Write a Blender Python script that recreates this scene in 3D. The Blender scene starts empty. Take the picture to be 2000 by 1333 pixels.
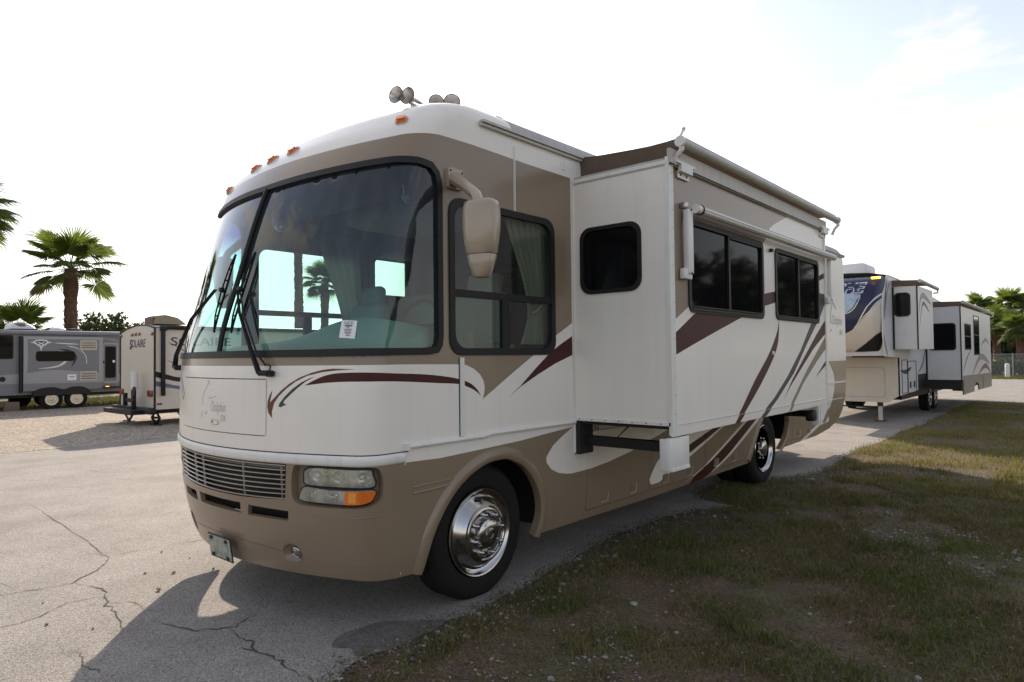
import bpy, bmesh, math, random
import numpy as np
from mathutils import Vector, Matrix
from mathutils.geometry import delaunay_2d_cdt
R = math.radians
rng = np.random.default_rng(7); random.seed(7)
SC = bpy.context.scene; COL = SC.collection

# ------------------------------------------------------------------ camera, sky, sun, exposure
cam_d = bpy.data.cameras.new('camera'); cam = bpy.data.objects.new('camera', cam_d); COL.objects.link(cam)
cam_d.sensor_width = 36.0; cam_d.lens = 1310.0 / 2000 * 36; cam_d.clip_end = 3000; cam_d.clip_start = .05
YAW, PIT, ROL = R(41.0044), R(1.3675), R(-.6358)
vw = Vector((-math.sin(YAW) * math.cos(PIT), math.cos(YAW) * math.cos(PIT), math.sin(PIT)))
r0 = Vector((math.cos(YAW), math.sin(YAW), 0)); u0 = r0.cross(vw)
rt = r0 * math.cos(ROL) + u0 * math.sin(ROL); up = -r0 * math.sin(ROL) + u0 * math.cos(ROL)
m = Matrix((rt, up, -vw)).transposed().to_4x4(); m.translation = (3.2807, -3.4646, 1.70)
cam.matrix_world = m
SC.camera = cam

SUN_DIR = Vector((-1.465, 1.105, 1.0)).normalized()          # towards the sun
EL = math.asin(SUN_DIR.z); AZ = math.atan2(SUN_DIR.x, SUN_DIR.y)
W = bpy.data.worlds.new('World'); SC.world = W; W.use_nodes = True
nt = W.node_tree; nt.nodes.clear()
def nd(t, **k):
    n = nt.nodes.new(t)
    for a, b in k.items(): setattr(n, a, b)
    return n
o_ = nd('ShaderNodeOutputWorld'); bg = nd('ShaderNodeBackground'); bg.inputs[1].default_value = .10
sky = nd('ShaderNodeTexSky', sky_type='NISHITA', sun_disc=False, sun_elevation=EL, sun_rotation=AZ, air_density=.75, dust_density=.8, ozone_density=1.0)
tc = nd('ShaderNodeTexCoord'); mp = nd('ShaderNodeMapping'); mp.inputs['Scale'].default_value = (1, 1, 2.6)
nz = nd('ShaderNodeTexNoise'); nz.inputs['Scale'].default_value = 2.2; nz.inputs['Detail'].default_value = 9; nz.inputs['Roughness'].default_value = .62; nz.inputs['Distortion'].default_value = .25
cr = nd('ShaderNodeValToRGB'); cr.color_ramp.elements[0].position = .49; cr.color_ramp.elements[1].position = .63
mx = nd('ShaderNodeMixRGB'); bw = nd('ShaderNodeRGBToBW'); m35 = nd('ShaderNodeMath', operation='MULTIPLY'); m35.inputs[1].default_value = .18; sc_ = nd('ShaderNodeMixRGB', blend_type='ADD'); sc_.inputs[0].default_value = 1; sc_.inputs[2].default_value = (3.6, 3.35, 2.98, 1); nt.links.new(sky.outputs[0], bw.inputs[0]); nt.links.new(bw.outputs[0], m35.inputs[0]); nt.links.new(m35.outputs[0], sc_.inputs[1]); nt.links.new(sc_.outputs[0], mx.inputs[2])
sp_ = nd('ShaderNodeSeparateXYZ'); hz_ = nd('ShaderNodeMapRange'); hz_.inputs[1].default_value = 0.; hz_.inputs[2].default_value = .45; hz_.inputs[3].default_value = .95; hz_.inputs[4].default_value = .30; mxm = nd('ShaderNodeMath', operation='MAXIMUM')
nt.links.new(tc.outputs['Generated'], mp.inputs[0]); nt.links.new(mp.outputs[0], nz.inputs[0]); nt.links.new(nz.outputs[0], cr.inputs[0])
nt.links.new(tc.outputs['Generated'], sp_.inputs[0]); nt.links.new(sp_.outputs[2], hz_.inputs[0]); nt.links.new(hz_.outputs[0], mxm.inputs[0]); nt.links.new(cr.outputs[0], mxm.inputs[1]); nt.links.new(mxm.outputs[0], mx.inputs[0]); nt.links.new(sky.outputs[0], mx.inputs[1]); nt.links.new(mx.outputs[0], bg.inputs[0]); nt.links.new(bg.outputs[0], o_.inputs[0])
sd = bpy.data.lights.new('sun', 'SUN'); sun = bpy.data.objects.new('sun', sd); COL.objects.link(sun)
sd.energy = 2.4; sd.angle = R(.55); sd.color = (1, .85, .68)
sun.rotation_euler = (-SUN_DIR).to_track_quat('-Z', 'Y').to_euler()
SC.view_settings.view_transform = 'Standard'; SC.view_settings.look = 'None'; SC.view_settings.gamma = 1; SC.view_settings.use_curve_mapping = False
SC.view_settings.exposure = 1.42
SC.render.engine = 'CYCLES'; SC.cycles.use_denoising = True; SC.cycles.max_bounces = 8; SC.cycles.transparent_max_bounces = 12
SC.cycles.sample_clamp_indirect = 6; SC.cycles.caustics_reflective = False; SC.cycles.caustics_refractive = False

# ------------------------------------------------------------------ materials
MATS = {}
def mat(name, col, rough=.5, metal=0., spec=.5, coat=0., var=.07, scale=6., bump=0., bscale=80., streak=0., trans=0., emis=None, col2=None, mixsc=3., mixpos=(.45, .6), coord='Object', thin=0.):
    """principled surface: base colour with noise variation, optional second colour in noise patches, optional relief and vertical grime streaks"""
    M = bpy.data.materials.new(name); M.use_nodes = True; MATS[name] = M
    N = M.node_tree.nodes; Lk = M.node_tree.links.new; b = N['Principled BSDF']
    b.inputs['Roughness'].default_value = rough; b.inputs['Metallic'].default_value = metal; b.inputs['Specular IOR Level'].default_value = spec
    b.inputs['Coat Weight'].default_value = coat; b.inputs['Coat Roughness'].default_value = .08
    if trans: b.inputs['Transmission Weight'].default_value = trans
    t = N.new('ShaderNodeTexCoord')
    co = N.new('ShaderNodeNewGeometry').outputs['Position'] if coord == 'World' else t.outputs[coord]
    n1 = N.new('ShaderNodeTexNoise'); n1.inputs['Scale'].default_value = scale; n1.inputs['Detail'].default_value = 6; n1.inputs['Roughness'].default_value = .65
    Lk(co, n1.inputs['Vector'])
    src = None
    if col2 is not None:
        n2 = N.new('ShaderNodeTexNoise'); n2.inputs['Scale'].default_value = mixsc; n2.inputs['Detail'].default_value = 8; n2.inputs['Roughness'].default_value = .6
        Lk(co, n2.inputs['Vector'])
        cr2 = N.new('ShaderNodeValToRGB'); cr2.color_ramp.elements[0].position = mixpos[0]; cr2.color_ramp.elements[1].position = mixpos[1]
        cr2.color_ramp.elements[0].color = (*col, 1); cr2.color_ramp.elements[1].color = (*col2, 1)
        Lk(n2.outputs['Fac'], cr2.inputs[0]); src = cr2.outputs[0]
    mul = N.new('ShaderNodeMixRGB'); mul.blend_type = 'MULTIPLY'; mul.inputs[0].default_value = 1
    rp = N.new('ShaderNodeMapRange'); rp.inputs[1].default_value = .25; rp.inputs[2].default_value = .75; rp.inputs[3].default_value = 1 - var; rp.inputs[4].default_value = 1 + var
    Lk(n1.outputs['Fac'], rp.inputs[0]); Lk(rp.outputs[0], mul.inputs[2])
    if src is not None: Lk(src, mul.inputs[1])
    else: mul.inputs[1].default_value = (*col, 1)
    last = mul.outputs[0]
    if streak:
        mp_ = N.new('ShaderNodeMapping'); mp_.inputs['Scale'].default_value = (9, 9, .5); n3 = N.new('ShaderNodeTexNoise'); n3.inputs['Scale'].default_value = 2.2; n3.inputs['Detail'].default_value = 5
        Lk(co, mp_.inputs[0]); Lk(mp_.outputs[0], n3.inputs['Vector'])
        r3 = N.new('ShaderNodeMapRange'); r3.inputs[1].default_value = .52; r3.inputs[2].default_value = .78; r3.inputs[3].default_value = 0; r3.inputs[4].default_value = streak
        m3 = N.new('ShaderNodeMixRGB'); m3.inputs[2].default_value = (.20, .16, .11, 1); Lk(n3.outputs['Fac'], r3.inputs[0]); Lk(r3.outputs[0], m3.inputs[0]); Lk(last, m3.inputs[1]); last = m3.outputs[0]
    Lk(last, b.inputs['Base Color'])
    rr_ = N.new('ShaderNodeMapRange'); rr_.inputs[3].default_value = max(0, rough - .06); rr_.inputs[4].default_value = min(1, rough + .08); Lk(n1.outputs['Fac'], rr_.inputs[0]); Lk(rr_.outputs[0], b.inputs['Roughness'])
    if bump:
        nb = N.new('ShaderNodeTexNoise'); nb.inputs['Scale'].default_value = bscale; nb.inputs['Detail'].default_value = 4; Lk(co, nb.inputs['Vector'])
        bp = N.new('ShaderNodeBump'); bp.inputs['Strength'].default_value = bump; bp.inputs['Distance'].default_value = .01; Lk(nb.outputs['Fac'], bp.inputs['Height']); Lk(bp.outputs[0], b.inputs['Normal'])
    if thin:
        tr = N.new('ShaderNodeBsdfTranslucent'); Lk(last, tr.inputs[0]); ms = N.new('ShaderNodeMixShader'); ms.inputs[0].default_value = thin
        Lk(b.outputs[0], ms.inputs[1]); Lk(tr.outputs[0], ms.inputs[2]); Lk(ms.outputs[0], N['Material Output'].inputs[0])
    if emis: b.inputs['Emission Color'].default_value = (*emis[0], 1); b.inputs['Emission Strength'].default_value = emis[1]
    return M
def glass(name, tint, band=None, refl=1.0, rough=.0, film=0., filmcol=(.6, .62, .6)):
    """window glass: tinted see-through with mirror reflection by angle; band=(z0,z1,colour) is the dyed shade strip at the top"""
    M = bpy.data.materials.new(name); M.use_nodes = True; MATS[name] = M
    N = M.node_tree.nodes; Lk = M.node_tree.links.new; N.remove(N['Principled BSDF'])
    t = N.new('ShaderNodeBsdfTransparent'); t.inputs[0].default_value = (*tint, 1)
    if band:
        g = N.new('ShaderNodeTexCoord'); sp = N.new('ShaderNodeSeparateXYZ'); cr_ = N.new('ShaderNodeMapRange'); cr_.inputs[1].default_value = band[0]; cr_.inputs[2].default_value = band[1]
        mx_ = N.new('ShaderNodeMixRGB'); mx_.inputs[1].default_value = (*tint, 1); mx_.inputs[2].default_value = (*band[2], 1)
        Lk(g.outputs['Object'], sp.inputs[0]); Lk(sp.outputs[2], cr_.inputs[0]); Lk(cr_.outputs[0], mx_.inputs[0]); Lk(mx_.outputs[0], t.inputs[0])
    gl = N.new('ShaderNodeBsdfGlossy'); gl.inputs['Roughness'].default_value = rough; fr = N.new('ShaderNodeFresnel'); fr.inputs[0].default_value = 1.5
    ms = N.new('ShaderNodeMixShader')
    if refl != 1.0:
        mm = N.new('ShaderNodeMath'); mm.operation = 'MULTIPLY'; mm.inputs[1].default_value = refl; Lk(fr.outputs[0], mm.inputs[0]); Lk(mm.outputs[0], ms.inputs[0])
    else: Lk(fr.outputs[0], ms.inputs[0])
    base = t.outputs[0]
    if film:                                                   # uneven film: clouded plastic on lenses, painted-in haze on window glass
        df = N.new('ShaderNodeBsdfDiffuse'); df.inputs[0].default_value = (*filmcol, 1); mf = N.new('ShaderNodeMixShader'); nn = N.new('ShaderNodeTexNoise'); nn.inputs['Scale'].default_value = 3.5; nn.inputs['Detail'].default_value = 6
        tcn = N.new('ShaderNodeTexCoord'); mpn = N.new('ShaderNodeMapping'); mpn.inputs['Scale'].default_value = (3, 3, .6); Lk(tcn.outputs['Object'], mpn.inputs[0]); Lk(mpn.outputs[0], nn.inputs['Vector'])
        rf = N.new('ShaderNodeMapRange'); rf.inputs[1].default_value = .3; rf.inputs[2].default_value = .75; rf.inputs[3].default_value = film * .5; rf.inputs[4].default_value = film * 1.5; Lk(nn.outputs['Fac'], rf.inputs[0]); Lk(rf.outputs[0], mf.inputs[0]); Lk(base, mf.inputs[1]); Lk(df.outputs[0], mf.inputs[2]); base = mf.outputs[0]
    Lk(base, ms.inputs[1]); Lk(gl.outputs[0], ms.inputs[2]); Lk(ms.outputs[0], N['Material Output'].inputs[0])
    return M
mat('white', (.83, .785, .715), .30, spec=.4, coat=.15, var=.03, scale=2.5, streak=.06, bump=.10, bscale=1.8)
mat('tan', (.252, .188, .128), .30, spec=.45, coat=.28, var=.05, scale=2.5, streak=.07, bump=.10, bscale=1.8)
mat('maroon', (.062, .018, .015), .42, spec=.2, var=.05)
mat('brown', (.15, .060, .032), .42, spec=.25)
mat('green', (.062, .070, .060), .42, spec=.2)
mat('khaki', (.26, .22, .145), .42, spec=.25)
mat('roofgrey', (.42, .41, .40), .8, var=.15, scale=5, streak=.3)
mat('trimwhite', (.76, .74, .70), .35, var=.05, streak=.16)
mat('dirtywhite', (.52, .50, .46), .5, var=.1, streak=.35)
mat('black', (.014, .013, .013), .5, spec=.3, var=.15)
mat('rubber', (.011, .010, .0095), .8, spec=.25, var=.25, bump=.25, bscale=60)
mat('gap', (.02, .018, .016), .8)
mat('chrome', (.46, .45, .44), .15, metal=1, var=.06, scale=20)
mat('steel', (.50, .49, .47), .3, metal=1, var=.1)
mat('darkmetal', (.04, .038, .036), .5, metal=.4, var=.2)
mat('mirrortan', (.37, .30, .225), .22, coat=.5, var=.03)
mat('amber', (.75, .16, .012), .18, spec=.6, coat=.6, var=.12, scale=40)
mat('amberpale', (.85, .33, .03), .15, spec=.6, coat=.6, var=.12, scale=40)
mat('lens', (.48, .47, .36), .16, coat=.8, var=.14, scale=18, bump=.15, bscale=40)
mat('lensclear', (.62, .62, .56), .12, coat=.8, var=.2, scale=30, bump=.3, bscale=60)
mat('reflector', (.80, .79, .74), .22, metal=1, var=.2, scale=30, bump=.5, bscale=45)
mat('fabric', (.15, .105, .075), .9, var=.14, scale=9, thin=.18)
mat('plate', (.36, .38, .33), .4, var=.3, scale=30, col2=(.20, .21, .19), mixsc=14)
mat('paper', (.80, .79, .82), .6, var=.02)
mat('ink', (.05, .05, .06), .6)
mat('engrave', (.46, .43, .38), .6)
mat('dash', (.46, .50, .42), .6, var=.06)
mat('inside', (.20, .18, .155), .8, var=.08)
mat('insidedark', (.055, .05, .045), .8, var=.1)
mat('headliner', (.46, .43, .38), .9, var=.05)
mat('wood', (.09, .045, .028), .5, var=.25, scale=12)
mat('seat', (.30, .30, .26), .8, var=.06)
mat('curtain', (.60, .60, .48), .9, var=.06, thin=.35)
glass('windshield', (.60, .92, .86), band=(2.52, 2.84, (.09, .09, .30)), refl=1.4, film=.04, filmcol=(.55, .66, .80))  # dyed band and film made bluer to paint in sky reflection and haze
glass('lensglass', (.80, .80, .70), refl=1.2, film=.42, filmcol=(.66, .65, .52))
glass('lensglassclear', (.86, .87, .82), refl=1.2, film=.32, filmcol=(.74, .74, .68))
glass('clearglass', (.66, .74, .68), refl=1.0, film=.03)
glass('sideglass', (.50, .54, .50), refl=1.0)
mat('darkglass', (.006, .006, .007), .03, spec=.09, var=.0)
mat('lampglass', (.75, .78, .74), .05, spec=.6, trans=.8, var=0)
mat('red', (.22, .012, .012), .25, coat=.4)

# ------------------------------------------------------------------ mesh helpers
def tag(o, label=None, cat=None, group=None, kind=None):
    if label: o['label'] = label
    if cat: o['category'] = cat
    if group: o['group'] = group
    if kind: o['kind'] = kind
    return o
def empty(name, loc=(0, 0, 0), rz=0):
    o = bpy.data.objects.new(name, None); COL.objects.link(o); o.location = loc; o.rotation_euler = (0, 0, rz); o.empty_display_size = .2
    return o
def link(name, me, parent=None, loc=None, rot=None, scale=None):
    o = bpy.data.objects.new(name, me); COL.objects.link(o)
    if parent is not None: o.parent = parent
    if loc is not None: o.location = loc
    if rot is not None: o.rotation_euler = rot
    if scale is not None: o.scale = scale if hasattr(scale, '__len__') else (scale,) * 3
    return o
class MB:
    def __init__(s): s.v = []; s.f = []; s.m = []
    def add(s, vs, fs, mi=0):
        k = len(s.v); s.v += [tuple(map(float, p)) for p in vs]; s.f += [tuple(k + i for i in f) for f in fs]; s.m += [mi] * len(fs); return s
    def box(s, c, d, mi=0, rz=0., tilt=None):
        x, y, z = (q / 2 for q in d); P = [(-x, -y, -z), (x, -y, -z), (x, y, -z), (-x, y, -z), (-x, -y, z), (x, -y, z), (x, y, z), (-x, y, z)]
        M_ = Matrix.Rotation(rz, 3, 'Z')
        if tilt is not None: M_ = tilt
        P = [tuple(M_ @ Vector(p) + Vector(c)) for p in P]
        return s.add(P, [(0, 3, 2, 1), (4, 5, 6, 7), (0, 1, 5, 4), (1, 2, 6, 5), (2, 3, 7, 6), (3, 0, 4, 7)], mi)
    def rbox(s, c, d, r=.01, mi=0, seg=2, M_=None):
        bm = bmesh.new(); bmesh.ops.create_cube(bm, size=1); bmesh.ops.scale(bm, vec=d, verts=bm.verts)
        bmesh.ops.bevel(bm, geom=bm.edges[:], offset=min(r, min(d) * .48), segments=seg, affect='EDGES', profile=.5)
        P = [v.co.copy() for v in bm.verts]; bm.verts.index_update()
        if M_ is not None: P = [M_ @ p for p in P]
        s.add([p + Vector(c) for p in P], [[v.index for v in f.verts] for f in bm.faces], mi); bm.free(); return s
    def tube(s, path, r, n=8, mi=0, cap=True, flat=1.0, closed=False):
        path = [Vector(p) for p in path]; k0 = len(s.v); K = len(path); rs = r if hasattr(r, '__len__') else [r] * K
        prev = None; rings = []
        for i, p in enumerate(path):
            if closed: t = path[(i + 1) % K] - path[i - 1]
            else: t = path[min(i + 1, K - 1)] - path[max(i - 1, 0)]
            t.normalize()
            if prev is None: prev = t.orthogonal() if abs(t.z) > .9 else t.cross(Vector((0, 0, 1)))
            a = (prev - t * prev.dot(t)).normalized(); b = t.cross(a); prev = a
            rings.append([p + (a * math.cos(2 * math.pi * j / n) + b * math.sin(2 * math.pi * j / n) * flat) * rs[i] for j in range(n)])
        vs = [q for rg in rings for q in rg]; fs = []
        for i in range(K if closed else K - 1):
            i2 = (i + 1) % K
            for j in range(n): j2 = (j + 1) % n; fs.append((i * n + j, i * n + j2, i2 * n + j2, i2 * n + j))
        if cap and not closed: fs += [tuple(range(n - 1, -1, -1)), tuple((K - 1) * n + j for j in range(n))]
        return s.add(vs, fs, mi)
    def lathe(s, prof, n=32, origin=(0, 0, 0), axis='X', mi=0, caps=True):
        """prof: (r, t) pairs along the axis"""
        O = Vector(origin); ax = {'X': (Vector((1, 0, 0)), Vector((0, 1, 0)), Vector((0, 0, 1))), 'Z': (Vector((0, 0, 1)), Vector((1, 0, 0)), Vector((0, 1, 0))), 'Y': (Vector((0, 1, 0)), Vector((0, 0, 1)), Vector((1, 0, 0)))}[axis] if isinstance(axis, str) else axis
        vs = []; fs = []
        for r_, t_ in prof:
            for j in range(n): a = 2 * math.pi * j / n; vs.append(O + ax[0] * t_ + (ax[1] * math.cos(a) + ax[2] * math.sin(a)) * r_)
        for i in range(len(prof) - 1):
            for j in range(n): j2 = (j + 1) % n; fs.append((i * n + j, i * n + j2, (i + 1) * n + j2, (i + 1) * n + j))
        if caps and prof[0][0] > 1e-4: fs.append(tuple(range(n - 1, -1, -1)))
        if caps and prof[-1][0] > 1e-4: fs.append(tuple((len(prof) - 1) * n + j for j in range(n)))
        return s.add(vs, fs, mi)
    def prism(s, poly, mapf, t0, t1, mi=0):
        """poly in (u,v) extruded from offset t0 to t1 through mapf(u,v,o)"""
        n = len(poly); vs = [mapf(u, v, t1) for u, v in poly] + [mapf(u, v, t0) for u, v in poly]
        fs = [tuple(range(n))] + [tuple(range(2 * n - 1, n - 1, -1))] + [((i + 1) % n, i, n + i, n + (i + 1) % n) for i in range(n)]
        return s.add(vs, fs, mi)
    def build(s, name, mats, parent=None, smooth=35, loc=None, rot=None):
        me = bpy.data.meshes.new(name); me.from_pydata(s.v, [], s.f); me.update()
        mats = mats if isinstance(mats, (list, tuple)) else [mats]
        for q in mats: me.materials.append(MATS[q] if isinstance(q, str) else q)
        if any(s.m): me.polygons.foreach_set('material_index', s.m)
        if smooth:
            me.shade_smooth(); me.set_sharp_from_angle(angle=R(smooth))
        return link(name, me, parent, loc, rot)
def area(p): return sum(p[i][0] * p[(i + 1) % len(p)][1] - p[(i + 1) % len(p)][0] * p[i][1] for i in range(len(p))) / 2
def ccw(p): return p if area(p) > 0 else p[::-1]
def rr(u0, v0, u1, v1, r=.05, n=5):
    P = []
    for cx, cy, a0 in ((u1 - r, v0 + r, -90), (u1 - r, v1 - r, 0), (u0 + r, v1 - r, 90), (u0 + r, v0 + r, 180)):
        for k in range(n + 1): a = R(a0 + 90 * k / n); P.append((cx + r * math.cos(a), cy + r * math.sin(a)))
    return P
def dens(p, seg):
    out = []
    for i in range(len(p)):
        a, b = p[i], p[(i + 1) % len(p)]; n = max(1, int(math.ceil(math.hypot(b[0] - a[0], b[1] - a[1]) / seg)))
        out += [(a[0] + (b[0] - a[0]) * k / n, a[1] + (b[1] - a[1]) * k / n) for k in range(n)]
    return out
def spl(p, n=4, closed=True):
    """Catmull-Rom through traced points"""
    out = []; K = len(p)
    for i in range(K if closed else K - 1):
        a, b, c, d = (p[(i + k) % K] if closed else p[min(max(i + k, 0), K - 1)] for k in (-1, 0, 1, 2))
        for j in range(n):
            t = j / n
            out.append(tuple(.5 * (2 * b[q] + (c[q] - a[q]) * t + (2 * a[q] - 5 * b[q] + 4 * c[q] - d[q]) * t * t + (3 * b[q] - a[q] - 3 * c[q] + d[q]) * t ** 3) for q in (0, 1)))
    if not closed: out.append(p[-1])
    return out
def inpoly(P, poly):
    x, y = P[:, 0], P[:, 1]; r = np.zeros(len(P), bool); n = len(poly)
    for i in range(n):
        x1, y1 = poly[i]; x2, y2 = poly[(i + 1) % n]
        if y1 == y2: continue
        c = ((y1 > y) != (y2 > y)) & (x < (x2 - x1) * (y - y1) / (y2 - y1) + x1); r ^= c
    return r
def sheet(name, mapf, dom, mats, holes=(), paints=(), off=0., thick=0., grid=None, seg=.3, parent=None, smooth=35, backface=False):
    """a panel cut from a surface: outline dom, holes, painted regions (each region its own material), optional panel thickness"""
    pts = []; edges = []
    def loop(p):
        p = dens(p, seg); k = len(pts); pts.extend(p); n = len(p); edges.extend((k + i, k + (i + 1) % n) for i in range(n))
    loop(dom)
    for h in holes: loop(h)
    for p, mi in paints: loop(p)
    if grid is not None:
        G = np.array([(u, v) for us, vs in grid for u in us for v in vs]); G = G[inpoly(G, dom)]
        B = np.array(pts)
        if len(G): 
            D = np.min(((G[:, None, :] - B[None, :, :]) ** 2).sum(-1), 1) if len(G) * len(B) < 4e7 else np.ones(len(G))
            pts.extend(map(tuple, G[D > .00008]))
    vs, es, fs, *_ = delaunay_2d_cdt([Vector(p) for p in pts], edges, [], 0, 1e-5)
    V = np.array([(p.x, p.y) for p in vs]); F = np.array([f for f in fs if len(f) == 3])
    cen = V[F].mean(1); keep = inpoly(cen, dom)
    for h in holes: keep &= ~inpoly(cen, h)
    a_ = V[F]; ar = (a_[:, 1, 0] - a_[:, 0, 0]) * (a_[:, 2, 1] - a_[:, 0, 1]) - (a_[:, 2, 0] - a_[:, 0, 0]) * (a_[:, 1, 1] - a_[:, 0, 1])
    keep &= np.abs(ar) > 1e-10
    F[ar < 0] = F[ar < 0][:, ::-1]
    F = F[keep]; cen = cen[keep]; mi = np.zeros(len(F), int)
    for p, k in paints: mi[inpoly(cen, p)] = k
    used, inv = np.unique(F, return_inverse=True); F = inv.reshape(F.shape); V = V[used]
    mb = MB(); vv = [mapf(u, v, off) for u, v in V]; ff = [tuple(map(int, f)) for f in F]; mm = [int(k) for k in mi]
    if thick:
        ec = {}
        for fi, f in enumerate(ff):
            for i in range(3):
                a, b = f[i], f[(i + 1) % 3]; ec.setdefault((min(a, b), max(a, b)), []).append((a, b, fi))
        inner = {}; 
        def inn(i):
            if i not in inner: inner[i] = len(vv); vv.append(mapf(V[i][0], V[i][1], off - thick))
            return inner[i]
        for k, l in ec.items():
            if len(l) == 1: a, b, fi = l[0]; ff.append((b, a, inn(a), inn(b))); mm.append(mm[fi])
    mb.v = [tuple(map(float, p)) for p in vv]; mb.f = ff; mb.m = mm
    return mb.build(name, mats, parent, smooth)
def MX(x, s=1): return lambda u, v, o=0.: (x + s * o, u if s > 0 else u, v)
def MY(y): return lambda u, v, o=0.: (u, y - o, v)
def win(mapf, outer, parent, fw=.05, name='window', gm='darkglass', bars=(), off=.012, seg=.25, thick=.035, panes=None, fm='black', solid=False):
    """framed window: frame ring with bars, one pane for each opening"""
    us = [p[0] for p in outer]; vs = [p[1] for p in outer]; u0_, u1_, v0_, v1_ = min(us), max(us), min(vs), max(vs)
    cu, cv = (u0_ + u1_) / 2, (v0_ + v1_) / 2; su = (u1_ - u0_ - 2 * fw) / (u1_ - u0_); sv = (v1_ - v0_ - 2 * fw) / (v1_ - v0_)
    inner = [(cu + (p[0] - cu) * su, cv + (p[1] - cv) * sv) for p in outer]
    fr = sheet(name, mapf, outer, [fm], holes=[inner], off=off, thick=thick, seg=seg, parent=parent)
    for (a0, b0, a1, b1) in bars:
        mb = MB(); mb.prism([(a0, b0), (a1, b0), (a1, b1), (a0, b1)], mapf, off - thick + .004, off - .003); mb.build('window_bar', fm, fr, 0)
    for q in (panes or [inner]): sheet('pane', mapf, q, [gm], off=.005 if solid else off - .022, seg=seg, parent=fr, smooth=60)
    return fr
def text2d(body, size=1., shear=0., bold=0.):
    c = bpy.data.curves.new('lettering', 'FONT'); c.body = body; c.size = size; c.shear = shear; c.offset = bold; c.align_x = 'CENTER'; c.align_y = 'CENTER'; c.resolution_u = 3
    o = bpy.data.objects.new('lettering', c); COL.objects.link(o); dg = bpy.context.evaluated_depsgraph_get(); me = o.evaluated_get(dg).to_mesh()
    V = [(v.co.x, v.co.y) for v in me.vertices]; F = [tuple(p.vertices) for p in me.polygons]
    o.evaluated_get(dg).to_mesh_clear(); bpy.data.objects.remove(o); bpy.data.curves.remove(c)
    return V, F
def lettering(body, mapf, cu, cv, wu, hv, m_, parent, off=.004, shear=0., bold=0., flip=False, name='lettering'):
    """flat print: text scaled to wu x hv around (cu,cv) on a surface"""
    V, F = text2d(body, 1., shear, bold); A = np.array(V); lo, hi = A.min(0), A.max(0); A = (A - (lo + hi) / 2) / (hi - lo)
    mb = MB(); mb.add([mapf(cu + (-p[0] if flip else p[0]) * wu, cv + p[1] * hv, off) for p in A], F); return mb.build(name, m_, parent, 0)
# ------------------------------------------------------------------ setting: ground sheets
def gsheet(name, poly, m_, z=0., kind='structure', parent=None, seg=1e9):
    o = sheet(name, lambda u, v, o=0.: (u, v, z + o), ccw(poly), [m_], seg=seg, parent=parent, smooth=0)
    if parent is None: tag(o, kind=kind)
    return o
mat('asphalt', (.270, .247, .225), .85, var=.16, scale=2.0, bump=.55, bscale=150, col2=(.200, .182, .166), mixsc=.9, mixpos=(.42, .72), coord='World')
def speckle(M, sc=260., dark=.55, light=1.55):
    """coarse stone aggregate: cell colours and relief"""
    N = M.node_tree.nodes; Lk = M.node_tree.links.new; b = N['Principled BSDF']
    g = N.new('ShaderNodeNewGeometry'); vo = N.new('ShaderNodeTexVoronoi'); vo.inputs['Scale'].default_value = sc; Lk(g.outputs['Position'], vo.inputs['Vector'])
    hs = N.new('ShaderNodeSeparateXYZ'); Lk(vo.outputs['Color'], hs.inputs[0]); rp = N.new('ShaderNodeMapRange'); rp.inputs[3].default_value = dark; rp.inputs[4].default_value = light; Lk(hs.outputs[0], rp.inputs[0])
    mu = N.new('ShaderNodeMixRGB'); mu.blend_type = 'MULTIPLY'; mu.inputs[0].default_value = 1
    src = b.inputs['Base Color'].links[0].from_socket; Lk(src, mu.inputs[1]); Lk(rp.outputs[0], mu.inputs[2]); Lk(mu.outputs[0], b.inputs['Base Color'])
    bp = N.new('ShaderNodeBump'); bp.inputs['Strength'].default_value = .5; bp.inputs['Distance'].default_value = 1.2 / sc; Lk(vo.outputs['Distance'], bp.inputs['Height']); bp.invert = True
    if b.inputs['Normal'].links: Lk(b.inputs['Normal'].links[0].from_socket, bp.inputs['Normal'])
    Lk(bp.outputs[0], b.inputs['Normal'])
speckle(MATS['asphalt'], 130, .62, 1.5)
def spots(M, sc, lo, hi, dark):
    """old oil drips and scuffs"""
    N = M.node_tree.nodes; Lk = M.node_tree.links.new; b = N['Principled BSDF']; g = N.new('ShaderNodeNewGeometry'); n = N.new('ShaderNodeTexNoise'); n.inputs['Scale'].default_value = sc; n.inputs['Detail'].default_value = 5; n.inputs['Roughness'].default_value = .7; Lk(g.outputs['Position'], n.inputs['Vector'])
    r = N.new('ShaderNodeMapRange'); r.inputs[1].default_value = lo; r.inputs[2].default_value = hi; r.inputs[3].default_value = 1; r.inputs[4].default_value = dark; Lk(n.outputs['Fac'], r.inputs[0]); mu = N.new('ShaderNodeMixRGB'); mu.blend_type = 'MULTIPLY'; mu.inputs[0].default_value = 1; Lk(b.inputs['Base Color'].links[0].from_socket, mu.inputs[1]); Lk(r.outputs[0], mu.inputs[2]); Lk(mu.outputs[0], b.inputs['Base Color'])
spots(MATS['asphalt'], 2.6, .60, .72, .70); spots(MATS['asphalt'], 11, .66, .74, .62)
mat('gravelmat', (.295, .250, .200), .9, var=.2, scale=1.2, bump=.9, bscale=24, coord='World'); speckle(MATS['gravelmat'], 26, .45, 1.6)
mat('earth', (.100, .064, .041), .95, var=.35, scale=5, bump=.9, bscale=45, col2=(.082, .072, .034), mixsc=1.3, coord='World'); speckle(MATS['earth'], 90, .55, 1.6)
mat('farground', (.115, .125, .042), .95, var=.3, scale=.5, bump=.8, bscale=14, col2=(.15, .125, .060), mixsc=.25, coord='World')
mat('stain', (.12, .108, .098), .7, var=.35, scale=14, bump=.4, bscale=130, coord='World'); speckle(MATS['stain'], 130, .6, 1.5)
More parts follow.
